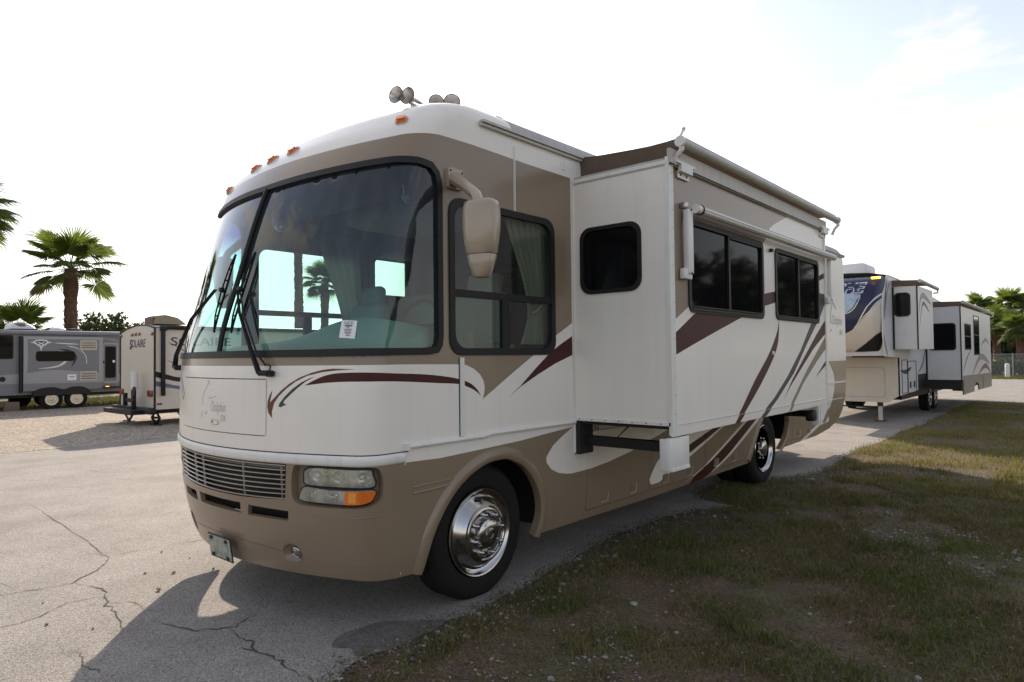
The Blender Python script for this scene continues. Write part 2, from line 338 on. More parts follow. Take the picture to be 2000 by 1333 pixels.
mat('crackmat', (.062, .052, .043), .95, var=.4, scale=40)
g_ = MB(); g_.add([(-700, -700, -.012), (700, -700, -.012), (700, 900, -.012), (-700, 900, -.012)], [(0, 1, 2, 3)]); tag(g_.build('ground', 'farground', None, 0), kind='structure')
def wob(y, amp, s): return amp * (math.sin(y * 1.7 + s) * .5 + math.sin(y * 4.1 + s * 2) * .3 + math.sin(y * 9.7 + s * 3) * .2 + math.sin(y * 23 + s) * .12)
EDGE_PTS = [(-14, .42), (-3, .36), (-1.385, .233), (-1.10, .14), (-.44, .06), (.45, .03), (1.2, -.10), (3.0, -.20), (3.7, .10), (3.86, .20), (3.95, -.25), (4.3, -.55), (5.4, -.5), (6.0, .02), (6.6, .30), (8.6, .12), (17, .12), (24, .0)]
ey = [p[0] for p in EDGE_PTS]; ex = [p[1] for p in EDGE_PTS]
def edge_x(y): return float(np.interp(y, ey, ex)) + wob(y, .07, 1.3)
ys_ = np.concatenate([np.arange(-14, 8, .06), np.arange(8, 24.1, .2)])
gsheet('asphalt_lot', [(-12.2, -14)] + [(edge_x(y), y) for y in ys_] + [(2.0, 24.4), (6, 24.9), (60, 25.5), (60, 47.5), (2, 47.3), (-10, 47.0), (-12.2, 47)], 'asphalt', .004)
LOT = bpy.data.objects['asphalt_lot']
gy = np.arange(-14, 60, .25)
gsheet('gravel_strip', [(-12.15 + wob(y, .10, .4), y) for y in gy] + [(-25.6 + wob(y, .35, 2.) - .25 * (y < 4), y) for y in gy[::-1]], 'gravelmat', .008)
gsheet('bare_earth', [(edge_x(y) - .3, y) for y in ys_ if y < 23.8] + [(9, 23.7), (14, 10), (14, -14)], 'earth', -.002)
def crack(pts, w, name='crack'):
    P = spl(pts, 5, False); P = [(x + rng.normal(0, .010), y + rng.normal(0, .010)) for x, y in P]; n = len(P); L_ = []; R_ = []
    for i in range(n):
        a, b = P[max(i - 1, 0)], P[min(i + 1, n - 1)]; tx, ty = b[0] - a[0], b[1] - a[1]; l = math.hypot(tx, ty) or 1
        ww = .62 * w * (.2 + 1.2 * rng.random()) * min(1, 3 * min(i, n - 1 - i) / n + .12); L_.append((P[i][0] - ty / l * ww, P[i][1] + tx / l * ww, .0075)); R_.append((P[i][0] + ty / l * ww, P[i][1] - tx / l * ww, .0075))
    mb = MB(); mb.add(L_ + R_, [(i, n + i, n + i + 1, i + 1) for i in range(n - 1)]); return mb.build(name, 'crackmat', LOT, 0)
crack([(-6.4, -1.16), (-5.44, -1.22), (-4.17, -1.28), (-3.55, -1.33), (-3.22, -1.36)], .007)
crack([(-3.6, -1.45), (-3.22, -1.36), (-2.95, -1.5), (-2.85, -1.59), (-2.69, -1.78), (-2.72, -2.0), (-2.78, -2.25), (-2.8, -2.7)], .009)
crack([(-3.22, -1.36), (-3.22, -1.07), (-3.13, -.56), (-3.2, 0.1)], .006)
crack([(-2.69, -1.78), (-2.39, -1.68), (-2.16, -1.72), (-1.98, -1.75), (-1.7, -1.80), (-1.36, -1.86)], .010)
crack([(-1.26, -2.156), (-1.15, -2.16), (-1.03, -2.18), (-.83, -2.156)], .008)
crack([(-1.40, -1.68), (-1.2, -1.63), (-1.04, -1.57), (-.90, -1.41), (-.96, -1.25), (-1.01, -1.14)], .009)
crack([(-.90, -1.41), (-.72, -1.44), (-.6, -1.43), (-.44, -1.48), (-.25, -1.45), (-.05, -1.475), (.13, -1.47)], .011)
crack([(-.55, -1.52), (-.50, -1.49), (-.44, -1.48)], .016)
crack([(-2.16, -1.72), (-2.2, -1.95), (-2.05, -2.2), (-2.1, -2.5)], .006); crack([(-5.44, -1.22), (-5.3, -.9), (-5.5, -.5)], .005); crack([(-4.6, -2.3), (-4.1, -2.1), (-3.5, -2.15), (-2.75, -2.1)], .005); crack([(-1.98, -1.75), (-1.85, -1.62), (-1.6, -1.66)], .005)
crack([(-7.5, -.2), (-7.2, .3), (-7.1, .9)], .008); crack([(-8.8, .1), (-8.2, .2), (-7.8, .6)], .006); crack([(-.1, 9.2), (-1.2, 9.4), (-2.6, 9.3)], .008); crack([(0, 12.1), (-1.4, 11.9), (-3, 12.2)], .010)
gsheet('stain', spl([(-.16, -1.16), (-.26, -1.02), (-.255, -.90), (-.24, -.78), (-.20, -.70), (-.05, -.56), (.05, -.46), (.12, -.55), (.14, -.75), (.13, -1.0), (.06, -1.14), (-.05, -1.10)], 5), 'stain', .0062, parent=LOT)

# ------------------------------------------------------------------ motorhome skin
def pchip(pts):
    xs = np.array([p[0] for p in pts], float); ys = np.array([p[1] for p in pts], float); h = np.diff(xs); d = np.diff(ys) / h; mm_ = np.zeros_like(xs); mm_[0] = d[0]; mm_[-1] = d[-1]
    for i in range(1, len(xs) - 1):
        if d[i - 1] * d[i] > 0: w1 = 2 * h[i] + h[i - 1]; w2 = h[i] + 2 * h[i - 1]; mm_[i] = (w1 + w2) / (w1 / d[i - 1] + w2 / d[i])
    def f(x):
        x = min(max(x, xs[0]), xs[-1]); i = min(max(int(np.searchsorted(xs, x) - 1), 0), len(h) - 1); t = (x - xs[i]) / h[i]
        return ys[i] * (1 + 2 * t) * (1 - t) ** 2 + h[i] * mm_[i] * t * (1 - t) ** 2 + ys[i + 1] * t * t * (3 - 2 * t) + h[i] * mm_[i + 1] * t * t * (t - 1)
    return f
W2, XC, AC, ZT = 1.32, -1.32, -2.2, 3.58
NOSE = pchip([(.25, -1.15), (.36, -1.205), (.55, -1.262), (.85, -1.31), (1.114, -1.325), (1.45, -1.32), (1.74, -1.301), (2.3, -1.15), (2.95, -.935), (3.1, -.86), (3.22, -.78), (3.34, -.66), (3.44, -.54), (3.52, -.36), (3.58, .05)])
KK = pchip([(.25, .20), (1.114, .195), (1.74, .19), (2.95, .15), (3.22, .12), (3.58, .10)])
RRr = pchip([(.25, .20), (.6, .20), (1.114, .19), (1.74, .20), (2.95, .22), (3.58, .3)])
INS = pchip([(.25, .085), (.36, .05), (.5, .028), (.8, .008), (1.05, 0), (3.30, 0), (3.39, .012), (3.46, .04), (3.52, .10), (3.56, .19), (3.58, .32)])
def plan(z):
    yn, k, r, w = NOSE(z), KK(z), RRr(z), W2 - INS(z); cx = w - r
    dx = np.linspace(0, w, 400); ys = yn + k * dx ** 2; lo, hi = yn, yn + 3
    for _ in range(36):
        cy = (lo + hi) / 2
        if np.min((dx - cx) ** 2 + (ys - cy) ** 2) < r * r: lo = cy
        else: hi = cy
    t = dx[int(np.argmin((dx - cx) ** 2 + (ys - cy) ** 2))]; a0 = math.atan2(yn + k * t * t - cy, t - cx)
    return np.array([(x, yn + k * x * x) for x in np.linspace(0, t, 28)] + [(cx + r * math.cos(a), cy + r * math.sin(a)) for a in np.linspace(a0, 0, 28)][1:])
ZG = np.concatenate([np.arange(.25, 3.2, .03), np.arange(3.2, 3.5801, .01)]); PL = np.array([plan(z) for z in ZG])
def S(a, z):
    pas = a < AC
    if pas: a = 2 * AC - a
    z_ = min(max(z, ZG[0]), ZG[-1]); i = min(max(int(np.searchsorted(ZG, z_) - 1), 0), len(ZG) - 2); t = (z_ - ZG[i]) / (ZG[i + 1] - ZG[i]); P = PL[i] * (1 - t) + PL[i + 1] * t
    w, ys = P[-1]
    if a >= ys: dx, y = w, a
    else:
        L = np.concatenate([[0], np.cumsum(np.hypot(*np.diff(P, axis=0).T))]); d = (a - AC) / (ys - AC) * L[-1]; dx = np.interp(d, L, P[:, 0]); y = np.interp(d, L, P[:, 1])
    return Vector((XC + (-dx if pas else dx), y, z))
def SK(a, z, o=0.):
    p = S(a, z)
    if o == 0: return p
    n = (S(a + .01, z) - S(a - .01, z)).cross(S(a, z + .008) - S(a, z - .008))
    return p + n.normalized() * o
def mir(p): return [(2 * AC - a, z) for a, z in p][::-1]
def both(half): return half + [(2 * AC - a, z) for a, z in half[::-1]]

RV = empty('motorhome', (0, 0, 0)); tag(RV, 'large cream and tan motorhome with maroon swooshes and its side room pushed out', 'motorhome')
WS = both([(-.52, 1.722), (-.44, 1.735), (-.405, 1.78), (-.395, 1.85), (-.395, 2.85), (-.42, 2.94), (-.48, 2.992), (-.60, 3.006), (-1.0, 3.004), (-1.6, 2.992)][::1]) ; WS = [(-2.2, 1.715), (-1.3, 1.715)] + WS[:10] + [(-2.2, 2.98)] + WS[10:] + [(-3.1, 1.715)]
def shrink(p, d):
    n = len(p); p = ccw(p); out = []
    for i in range(n):
        a, b, c = Vector(p[i - 1]), Vector(p[i]), Vector(p[(i + 1) % n]); e1 = (b - a).normalized(); e2 = (c - b).normalized(); n1 = Vector((-e1.y, e1.x)); n2 = Vector((-e2.y, e2.x)); q = (n1 + n2).normalized(); out.append(tuple(b + q * d / max(.5, q.dot(n1))))
    return out
WSI = shrink(WS, .045)
DW = rr(-.335, 1.715, .835, 2.797, .11); PW = mir(DW)
PW2 = [(2 * AC - y, z) for y, z in rr(1.02, 2.36, 1.58, 2.82, .05)][::-1]
PW3 = [(2 * AC - y, z) for y, z in rr(2.4, 1.75, 4.4, 2.75, .08)][::-1]
HATCH = ccw(rr(-2.79, 1.21, -1.657, 1.578, .02, 3))
GR = ccw(both([(-1.505, 1.045), (-1.52, .818), (-1.9, .80)]))
SL1 = [(-1.50, .745), (-1.508, .68), (-1.855, .682), (-1.84, .752)]; SL2 = [(-1.92, .758), (-1.927, .684), (-2.473, .684), (-2.48, .758)]; SL3 = [(2 * AC - a, z) for a, z in SL1]
HD = spl([(-1.455, 1.02), (-1.40, 1.044), (-1.10, 1.046), (-.945, 1.042), (-.90, 1.0), (-.888, .90), (-.912, .825), (-1.04, .792), (-1.30, .790), (-1.445, .806), (-1.47, .9)], 3)
FOG = [(-1.497 + .075 * math.cos(t), .462 + .066 * math.sin(t)) for t in np.linspace(0, 2 * math.pi, 20)[:-1]]
ARF = [(-.545, .15), (-.545, .30), (-.50, .48), (-.43, .63), (-.31, .78), (-.15, .89), (.04, .955), (.24, .955), (.42, .88), (.55, .76), (.635, .61), (.655, .46), (.62, .30), (.62, .15)]
ARR = [(4.90, .15), (4.90, .35), (5.0, .55), (5.14, .75), (5.32, .92), (5.52, 1.0), (5.95, 1.01), (6.15, .92), (6.23, .74), (6.14, .53), (5.95, .38), (5.95, .15)]
ARP = [(2 * AC - a, z) for a, z in [(-.56, .15), (-.56, .35), (-.535, .60), (-.50, .80), (-.42, .95), (-.25, 1.02), (.04, 1.03), (.24, 1.02), (.42, .92), (.55, .78), (.635, .61), (.655, .46), (.62, .30), (.62, .15)]]
DOORS = [(1.285, .375, 2.345, 1.06), (2.375, .375, 3.565, 1.06), (3.595, .385, 4.68, 1.06), (6.42, .46, 7.45, 1.0)]
UT = [(-1.25, 1.661), (-.683, 1.661), (-.277, 1.655), (-.17, 1.647), (-.102, 1.622), (-.039, 1.58), (-.004, 1.534), (.008, 1.493), (.001, 1.444), (-.014, 1.404), (.263, 1.555), (.562, 1.713), (.845, 1.867), (1.084, 1.982), (1.2, 2.04), (1.2, 3.19), (.5, 3.19), (-.1, 3.2), (-.4, 3.195), (-.57, 3.183), (-.8, 3.165), (-1.6, 3.155)]
UT = ccw(both(UT)); 
LT = [(-1.2, 1.046), (-.717, 1.046), (-.426, 1.038), (.019, 1.055), (.399, 1.07), (.68, 1.091), (1.065, 1.117), (.904, 1.047), (.796, .993), (.728, .928), (.708, .9), (.717, .861), (.775, .805), (.876, .761), (1.0, .737), (1.066, .732), (1.318, .736), (1.607, .759), (2.0, .812), (2.26, .866), (2.675, .944), (2.9, 1.0), (3.3, 1.1), (9.3, 1.1), (9.3, .1)]
LT = ccw(both([(-1.6, 1.046)] + LT))
MAR1 = [(.267, 1.402), (.407, 1.486), (.58, 1.607), (.751, 1.719), (.90, 1.795), (1.049, 1.859), (1.15, 1.905), (1.15, 1.735), (1.046, 1.704), (.84, 1.645), (.616, 1.563), (.406, 1.477)]
SWU = spl([(-1.375, 1.537), (-1.286, 1.58), (-1.204, 1.606), (-1.116, 1.615), (-.972, 1.616), (-.806, 1.607), (-.554, 1.594), (-.349, 1.572), (-.241, 1.553), (-.199, 1.543), (-.126, 1.516), (-.069, 1.476)], 3, False) + spl([(-.029, 1.428), (-.093, 1.469), (-.161, 1.496), (-.244, 1.519), (-.42, 1.532), (-.807, 1.557), (-1.087, 1.561), (-1.234, 1.554)], 3, False)
BRN = [(-1.61, 1.508), (-1.633, 1.476), (-1.649, 1.437), (-1.652, 1.398), (-1.642, 1.359), (-1.611, 1.326), (-1.614, 1.369), (-1.597, 1.423), (-1.561, 1.468), (-1.504, 1.517), (-1.437, 1.561), (-1.356, 1.597), (-1.252, 1.62), (-1.155, 1.63), (-1.039, 1.637), (-1.185, 1.641), (-1.252, 1.634), (-1.33, 1.615), (-1.41, 1.587), (-1.487, 1.546), (-1.55, 1.5), (-1.597, 1.457), (-1.630, 1.428)]
GRN = [(-1.303, 1.592), (-1.366, 1.561), (-1.42, 1.523), (-1.469, 1.484), (-1.52, 1.44), (-1.526, 1.425), (-1.503, 1.417), (-1.549, 1.398), (-1.564, 1.405), (-1.555, 1.424), (-1.52, 1.464), (-1.464, 1.513), (-1.399, 1.556), (-1.34, 1.582)]
W3 = [(2.358, .493), (2.379, .451), (2.412, .434), (2.563, .435), (2.757, .493), (3.141, .597), (3.594, .725), (4.049, .865), (4.85, 1.1), (3.4, 1.1), (3.0, .95), (2.596, .71), (2.476, .634), (2.393, .544)]
M3 = [(2.85, .655), (3.146, .738), (3.738, .865), (4.5, 1.1), (4.75, 1.1), (3.965, .863), (3.576, .756), (3.143, .641), (2.8, .56)]
WA = [(3.176, .349), (3.408, .402), (3.622, .466), (3.784, .514), (4.783, .883), (5.3, 1.08), (5.15, 1.08), (4.637, .871), (3.744, .532), (3.583, .462)]
M4 = [(3.784, .514), (4.783, .883), (5.3, 1.08), (5.5, 1.08), (5.073, .885), (4.678, .717), (4.298, .561), (3.757, .354), (3.5, .30), (3.25, .30), (3.408, .402), (3.622, .466)]
WB = [(3.757, .354), (3.902, .386), (4.296, .515), (5.203, .88), (5.6, 1.06), (5.5, 1.08), (5.073, .885), (4.678, .717), (4.23, .523)]
TS = [(1.70, .945), (1.736, .953), (2.009, 1.063), (2.05, 1.1), (2.02, 1.1), (1.968, 1.072)]
RT = [(8.063, .729), (8.173, .808), (8.332, .949), (8.429, 1.096), (8.455, 1.261), (8.408, 1.376), (8.306, 1.455), (8.147, 1.574), (9.3, 1.578), (9.3, .3), (8.063, .3)]
RW = [(8.063, .729), (8.173, .808), (8.332, .949), (8.429, 1.096), (8.455, 1.261), (8.408, 1.376), (8.306, 1.455), (8.147, 1.574), (7.6, 1.6), (7.6, .61), (7.557, .597), (7.327, .546), (6.817, .41), (6.99, .404), (7.71, .573)]
def bp(half): return [half, mir(half)]
SMATS = ['white', 'tan', 'maroon', 'brown', 'green', 'roofgrey']
PAINT = [(UT, 1), (LT, 1)]
for half, k in ((MAR1, 2), (SWU, 2), (BRN, 3), (GRN, 4), (W3, 0), (M3, 2), (WA, 0), (M4, 2), (WB, 0), (TS, 2), (RW, 0), (RT, 1)):
    for q in bp(half): PAINT.append((q, k))
ROOFB = ccw(both([(.36, 3.42), (9.3, 3.42), (9.3, 3.7), (.36, 3.7)])[:4]); PAINT += [(ROOFB, 5), (mir(ROOFB), 5)]
bot = [(-1.0, .325), (-.82, .325), (-.6, .312), (.6, .305), (2.5, .30), (4.9, .33), (5.95, .392), (6.85, .407), (7.58, .42), (8.23, .48), (8.68, .58), (8.92, .73), (9.07, .95), (9.14, 1.17), (9.16, 1.44), (9.16, 2.4), (9.12, 3.2), (9.05, 3.45), (8.95, 3.58)]
DOM = ccw(both(bot))
dh = [ccw(rr(*d, .03, 3)) for d in DOORS]
us = np.concatenate([np.arange(-4.4 + .05, -.0, .055)]); GRID = [(us, np.arange(.34, 3.25, .055)), (np.arange(-4.5, .2, .05), np.arange(3.24, 3.575, .022)), (np.arange(.3, 9.1, .6), np.concatenate([np.arange(.4, 1.2, .1), np.arange(1.3, 3.2, .5)])), (np.arange(.25, 9.0, .12), np.arange(3.24, 3.575, .022)), (np.arange(-13.4, -4.6, .8), np.concatenate([np.arange(.4, 1.2, .2), np.arange(1.3, 3.2, .5), np.arange(3.24, 3.575, .04)]))]
SLH = [(1.12, 1.13), (4.94, 1.13), (4.94, 3.17), (1.12, 3.17)]
sheet('body', SK, DOM, SMATS, holes=[WS, DW, PW, PW2, PW3, HATCH, GR, SL1, SL2, SL3, HD, mir(HD), FOG, mir(FOG), ARF, ARP[::-1], ARR, mir(ARR), SLH] + dh, paints=PAINT, thick=.03, grid=GRID, seg=.06, parent=RV, smooth=40)
for d in DOORS:
    sh = rr(d[0] + .006, d[1] + .006, d[2] - .006, d[3] - .006, .026, 3)
    dr = sheet('compartment_door', SK, sh, SMATS, paints=[p for p in PAINT if p[0] is not ROOFB], off=.001, thick=.025, grid=[(np.arange(d[0], d[2], .2), np.arange(.3, 1.1, .08))], seg=.1, parent=RV)
    for hy in (.16, .62):
        hy = d[0] + (d[2] - d[0]) * hy + .06; mb = MB(); mb.prism(rr(hy, d[1] + .04, hy + .11, d[1] + .13, .012, 3), SK, .0, .006); hb = mb.build('latch', 'tan', dr)
        mb = MB(); mb.prism(rr(hy + .02, d[1] + .055, hy + .09, d[1] + .105, .008, 3), SK, .006, .011); mb.build('paddle', 'tan', hb); mb = MB(); mb.tube([SK(hy + .005, d[1] + .043, .008), SK(hy + .107, d[1] + .043, .008), SK(hy + .107, d[1] + .125, .008)], .0042, 5); mb.build('latch_rim', 'dirtywhite', hb)
sheet('door_backing', lambda u, v, o=0.: SK(u, v, o - .03), [(1.2, .36), (4.75, .36), (4.75, 1.08), (1.2, 1.08)], ['gap'], grid=[(np.arange(1.2, 4.7, .4), np.arange(.36, 1.1, .1))], parent=RV, seg=.3)
sheet('door_backing', lambda u, v, o=0.: SK(u, v, o - .03), [(6.36, .45), (7.55, .45), (7.55, 1.05), (6.36, 1.05)], ['gap'], grid=[(np.arange(6.4, 7.5, .4), np.arange(.46, 1.05, .1))], parent=RV, seg=.3)
# roof, rear wall, floor and chassis
mb = MB(); rim = [S(a, 3.575) for a in list(np.linspace(8.95, AC, 60)) + list(np.linspace(AC, 2 * AC - 8.95, 60))[1:]]
mb.add([tuple(p) for p in rim] + [(XC, 1, 3.62), (XC, 8.5, 3.62)], [(i, i + 1, 120 if i in () else (119 + (1 if 15 < i < 103 else 2))) for i in range(len(rim) - 1)]); mb.build('roof', 'roofgrey', RV, 60)
mb = MB(); zc = np.linspace(1.2, 3.575, 24); L_ = [tuple(S(9.08 if z < 3.3 else 9.0, z)) for z in zc]; mb.add(L_ + [(2 * XC - p[0], p[1], p[2]) for p in L_], [(i, 24 + i, 25 + i, i + 1) for i in range(23)]); mb.build('rear_wall', 'white', RV, 0)
mb = MB(); mb.box((XC, 4.4, .98), (2.5, 9.3, .05)); mb.build('floor', 'gap', RV, 0)
mb = MB(); mb.box((XC - .45, 4.2, .72), (.09, 10., .26)); mb.box((XC + .45, 4.2, .72), (.09, 10., .26)); mb.box((XC, -.55, .74), (1.0, .12, .2)); mb.box((XC, 7.5, .74), (1., .12, .2)); mb.build('chassis_rail', 'darkmetal', RV, 0)
for c_, d_ in (((XC - .95, 3.0, .66), (.5, 3.3, .6)), ((XC + .95, 3.0, .66), (.5, 3.3, .6)), ((XC, 7.0, .70), (2.4, 1.0, .48))):
    mb = MB(); mb.box(c_, d_); mb.build('storage_box', 'gap', RV, 0)
mb = MB(); mb.box((-.52, .20, .66), (.02, 1.7, .64)); mb.box((-.30, .80, .66), (.46, .02, .64)); mb.build('arch_dark_panel', 'gap', RV, 0)  # black panels added to darken the front arch and hide sunlit ground beyond
mb = MB(); mb.box((-.80, 5.6, .68), (.02, 1.8, .60)); mb.build('arch_dark_panel', 'gap', RV, 0)  # black panel added to keep the rear arch dark
# belt moulding round the nose, trims, gutter rail
BELT = ccw(both([(-.74, 1.048), (-.74, 1.112), (-1.6, 1.112)])[:0] or [(-.735, 1.052), (-.735, 1.11), (-3.665, 1.11), (-3.665, 1.052)])
mb = MB(); n = 90; prof = [(1.046, .001), (1.050, .008), (1.062, .014), (1.092, .015), (1.106, .010), (1.112, .001)]
ring = [[tuple(SK(a, z, o)) for z, o in prof] for a in np.linspace(-.73, 2 * AC + .73, n)]
mb.add([p for r_ in ring for p in r_], [(i * 6 + j + 1, i * 6 + j, (i + 1) * 6 + j, (i + 1) * 6 + j + 1) for i in range(n - 1) for j in range(5)]); mb.build('belt_moulding', 'trimwhite', RV, 60)
mb = MB(); mb.tube([SK(a, 1.1145, .001) for a in np.linspace(-.70, 2 * AC + .7, 80)], .0035, 4); mb.build('belt_seam', 'gap', RV, 0)
for z0, z1, a0 in ((1.128, 1.158, -.72),):
    mb = MB(); mb.tube([SK(a, .5 * (z0 + z1) + .012 * (a > 0), .008) for a in np.linspace(a0, 1.085, 24)], .018, 8, flat=.9); mb.build('side_moulding', 'trimwhite', RV)
mb = MB(); mb.prism([(-.738, 1.122), (-.70, 1.122), (-.70, 1.163), (-.738, 1.163)], SK, 0, .024); mb.build('moulding_cap', 'trimwhite', RV, 0)
mb = MB(); mb.prism([(-.242, 1.165), (-.202, 1.165), (-.202, 1.70), (-.242, 1.70)], SK, 0, .010); mb.build('seam_trim', 'trimwhite', RV, 0)
mb = MB(); mb.prism([(-.248, 1.165), (-.243, 1.165), (-.243, 1.70), (-.248, 1.70)], SK, 0, .004); mb.build('seam_gap', 'gap', RV, 0)
mb = MB(); mb.prism([(.345, 2.80), (.349, 2.80), (.349, 3.29), (.345, 3.29)], SK, 0, .004); mb.prism([(.358, 2.80), (.366, 2.80), (.366, 3.29), (.356, 3.29)], SK, 0, .003); mb.build('seam_trim', 'trimwhite', RV, 0)
mb = MB(); mb.prism([(-.728, .34), (-.722, .34), (-.722, 1.05), (-.728, 1.05)], SK, 0, .0015); mb.build('seam_gap', 'trimwhite', RV, 0)
mb = MB(); mb.prism([(1.07, 1.17), (1.083, 1.17), (1.083, 3.19), (1.07, 3.19)], SK, 0, .006); mb.prism([(1.088, .9), (1.108, .9), (1.108, 3.19), (1.088, 3.19)], SK, 0, .012); mb.build('slide_jamb', 'trimwhite', RV, 0)
for dz, w_ in ((0, .024), (.022, .04)):
    mb = MB(); mb.box((w_ / 2, 4.55, 3.365 + dz), (w_, 9.14, .018)); mb.build('gutter_rail', 'dirtywhite', RV, 0)
mb = MB(); mb.prism([(.33, 3.37), (.40, 3.37), (.40, 3.55), (.33, 3.55)], SK, 0, .012); mb.build('roof_strap', 'dirtywhite', RV, 0)
mb = MB(); mb.prism([(.94, 3.24), (1.0, 3.24), (1.0, 3.34), (.94, 3.34)], SK, 0, .004); mb.build('strike_plate', 'trimwhite', RV, 0)
mb = MB(); mb.prism([(8.08, 1.205), (9.05, 1.205), (9.05, 1.232), (8.08, 1.232)], SK, 0, .02); mb.build('rear_moulding', 'trimwhite', RV, 0)
mb = MB(); mb.prism([(8.08, .935), (8.95, .935), (8.95, .947), (8.08, .947)], SK, 0, .006); mb.build('rear_seam', 'trimwhite', RV, 0)
# shallow pressed lines of the bumper and fender
for pts in ([(-1.50, .742), (-1.17, .735), (-1.01, .733), (-.87, .748)], [(-.735, .478), (-.95, .442), (-1.2, .438), (-1.40, .456)], [(-1.59, .472), (-2.0, .497), (-2.4, .497), (-2.81, .472)]):
    for q in bp(pts): mb = MB(); mb.tube([SK(a, z, -.0042) for a, z in spl(q, 8, False)], .0055, 5); mb.build('bumper_crease', 'tan', RV)
for d in ((-.66, .842, -.30, .882),):
    mb = MB(); mb.prism([(d[0], d[1]), (d[2] - .03, d[1] + .008), (d[2] + .02, d[3] + .006), (d[0], d[3])], SK, -.001, .003); mb.build('fender_groove', 'tan', RV, 0)
    mb = MB(); mb.tube([SK(d[0], d[3], .003), SK(d[2] + .02, d[3] + .006, .003)], .005, 5); mb.tube([SK(d[0], d[1], .004), SK(d[2] - .03, d[1] + .008, .004)], .006, 5); mb.build('fender_rib', 'tan', RV)
def flare(arch, name='wheel_arch_flare', w=.07):
    P = arch[1:-1]; P = spl(P, 4, False); n = len(P); rows = []
    for i in range(n):
        a, b = Vector(P[max(i - 1, 0)]), Vector(P[min(i + 1, n - 1)]); t = (b - a).normalized(); nn = Vector((-t.y, t.x)) * (1 if arch[0][0] < arch[-1][0] else -1); p = Vector(P[i])
        rows.append([tuple(SK(*(p + nn * s_), o)) for s_, o in ((-.004, -.05), (-.004, .012), (.010, .022), (.045, .022), (w, .010), (w + .012, .0))])
    mb = MB(); mb.add([q for r_ in rows for q in r_], [(i * 6 + j, i * 6 + j + 1, (i + 1) * 6 + j + 1, (i + 1) * 6 + j) for i in range(n - 1) for j in range(5)]); return mb.build(name, 'tan', RV, 50)
for ar in (ARF, ARR, ARP, [(2 * AC - a, z) for a, z in ARR]): flare(ar)
# windshield
gk = sheet('windshield_gasket', SK, WS, ['black'], holes=[WSI], off=.012, thick=.05, seg=.05, grid=None, parent=RV)
mb = MB(); mb.tube([SK(-2.155, z, .004) for z in np.linspace(1.76, 2.95, 14)], .019, 6, flat=.8); mb.build('windshield_divider', 'black', RV)
wg = [(np.arange(-4.0, -.38, .06), np.arange(1.76, 2.96, .06))]
for sgn in (1, -1):
    half = [p for p in dens(WSI, .03) if (p[0] > -2.155 if sgn > 0 else p[0] < -2.155)]
    half = sorted(half, key=lambda p: math.atan2(p[1] - 2.35, p[0] - (-1.2 if sgn > 0 else -3.2)))
    sheet('windshield_pane', SK, ccw(half), ['windshield'], off=-.012, grid=wg, seg=.06, parent=RV, smooth=80)
# driver and passenger cab windows, door window
for q, s_ in ((DW, 1), (PW, -1)):
    f_ = (lambda y: y) if s_ > 0 else (lambda y: 2 * AC - y)
    bx = lambda a0, b0, a1, b1: (min(f_(a0), f_(a1)), b0, max(f_(a0), f_(a1)), b1)
    win(SK, ccw(q), RV, fw=.05, gm='clearglass', name='cab_window', bars=[bx(-.30, 2.118, .80, 2.168), bx(.195, 1.75, .28, 2.12)])
for q in (PW2, PW3): win(SK, ccw(q), RV, fw=.04, gm='clearglass', name='passenger_window', bars=[((q[0][0] + q[-1][0]) / 2 - .27 if q is PW2 else (q[0][0] + q[-1][0]) / 2 - 1.0, min(p[1] for p in q), ((q[0][0] + q[-1][0]) / 2 - .20) if q is PW2 else (q[0][0] + q[-1][0]) / 2 - .95, max(p[1] for p in q))])
# hood hatch with emblem
hi = [(-2.784, 1.216), (-1.663, 1.216), (-1.663, 1.572), (-2.784, 1.572)]
ht = sheet('hood_hatch', SK, hi, ['white'], off=.002, thick=.02, grid=[(np.arange(-2.8, -1.6, .06), np.arange(1.2, 1.6, .06))], seg=.05, parent=RV)
sheet('hatch_backing', SK, [(-2.81, 1.19), (-1.64, 1.19), (-1.64, 1.60), (-2.81, 1.60)], ['gap'], off=-.022, grid=[(np.arange(-2.8, -1.6, .06), [1.25, 1.4, 1.5])], seg=.06, parent=RV)
for ln in ([(-2.248, 1.530), (-2.268, 1.552), (-2.286, 1.561), (-2.276, 1.54), (-2.295, 1.515), (-2.33, 1.48), (-2.349, 1.45), (-2.353, 1.41), (-2.351, 1.387)], [(-2.16, 1.456), (-2.22, 1.441), (-2.256, 1.436), (-2.245, 1.445)], [(-2.353, 1.300), (-2.364, 1.311), (-2.355, 1.346)], [(-2.30, 1.338), (-2.28, 1.345), (-2.30, 1.325), (-2.33, 1.33)]):
    mb = MB(); mb.tube([SK(a, z, .002) for a, z in spl(ln, 5, False)], .0022, 4); mb.build('emblem_line', 'engrave', ht, 0)
lettering('Dolphin', SK, -2.135, 1.372, .185, .095, 'engrave', ht, .0032, .25, -.012)
lettering('EX', SK, -2.067, 1.308, .058, .042, 'engrave', ht, .0032)
mb = MB(); mb.prism(rr(-2.21, 1.262, -2.124, 1.296, .014, 3), SK, .002, .009); lt = mb.build('hatch_latch', 'white', ht); mb = MB(); mb.tube([SK(a, z, .009) for a, z in rr(-2.21, 1.262, -2.124, 1.296, .014, 3)], .0022, 4, closed=True); mb.build('latch_rim', 'engrave', lt, 0); mb = MB(); mb.prism([(-2.19 + .008 * math.cos(t), 1.28 + .008 * math.sin(t)) for t in np.linspace(0, 6.28, 9)[:-1]], SK, .009, .011); mb.build('latch_lock', 'darkmetal', lt, 0)
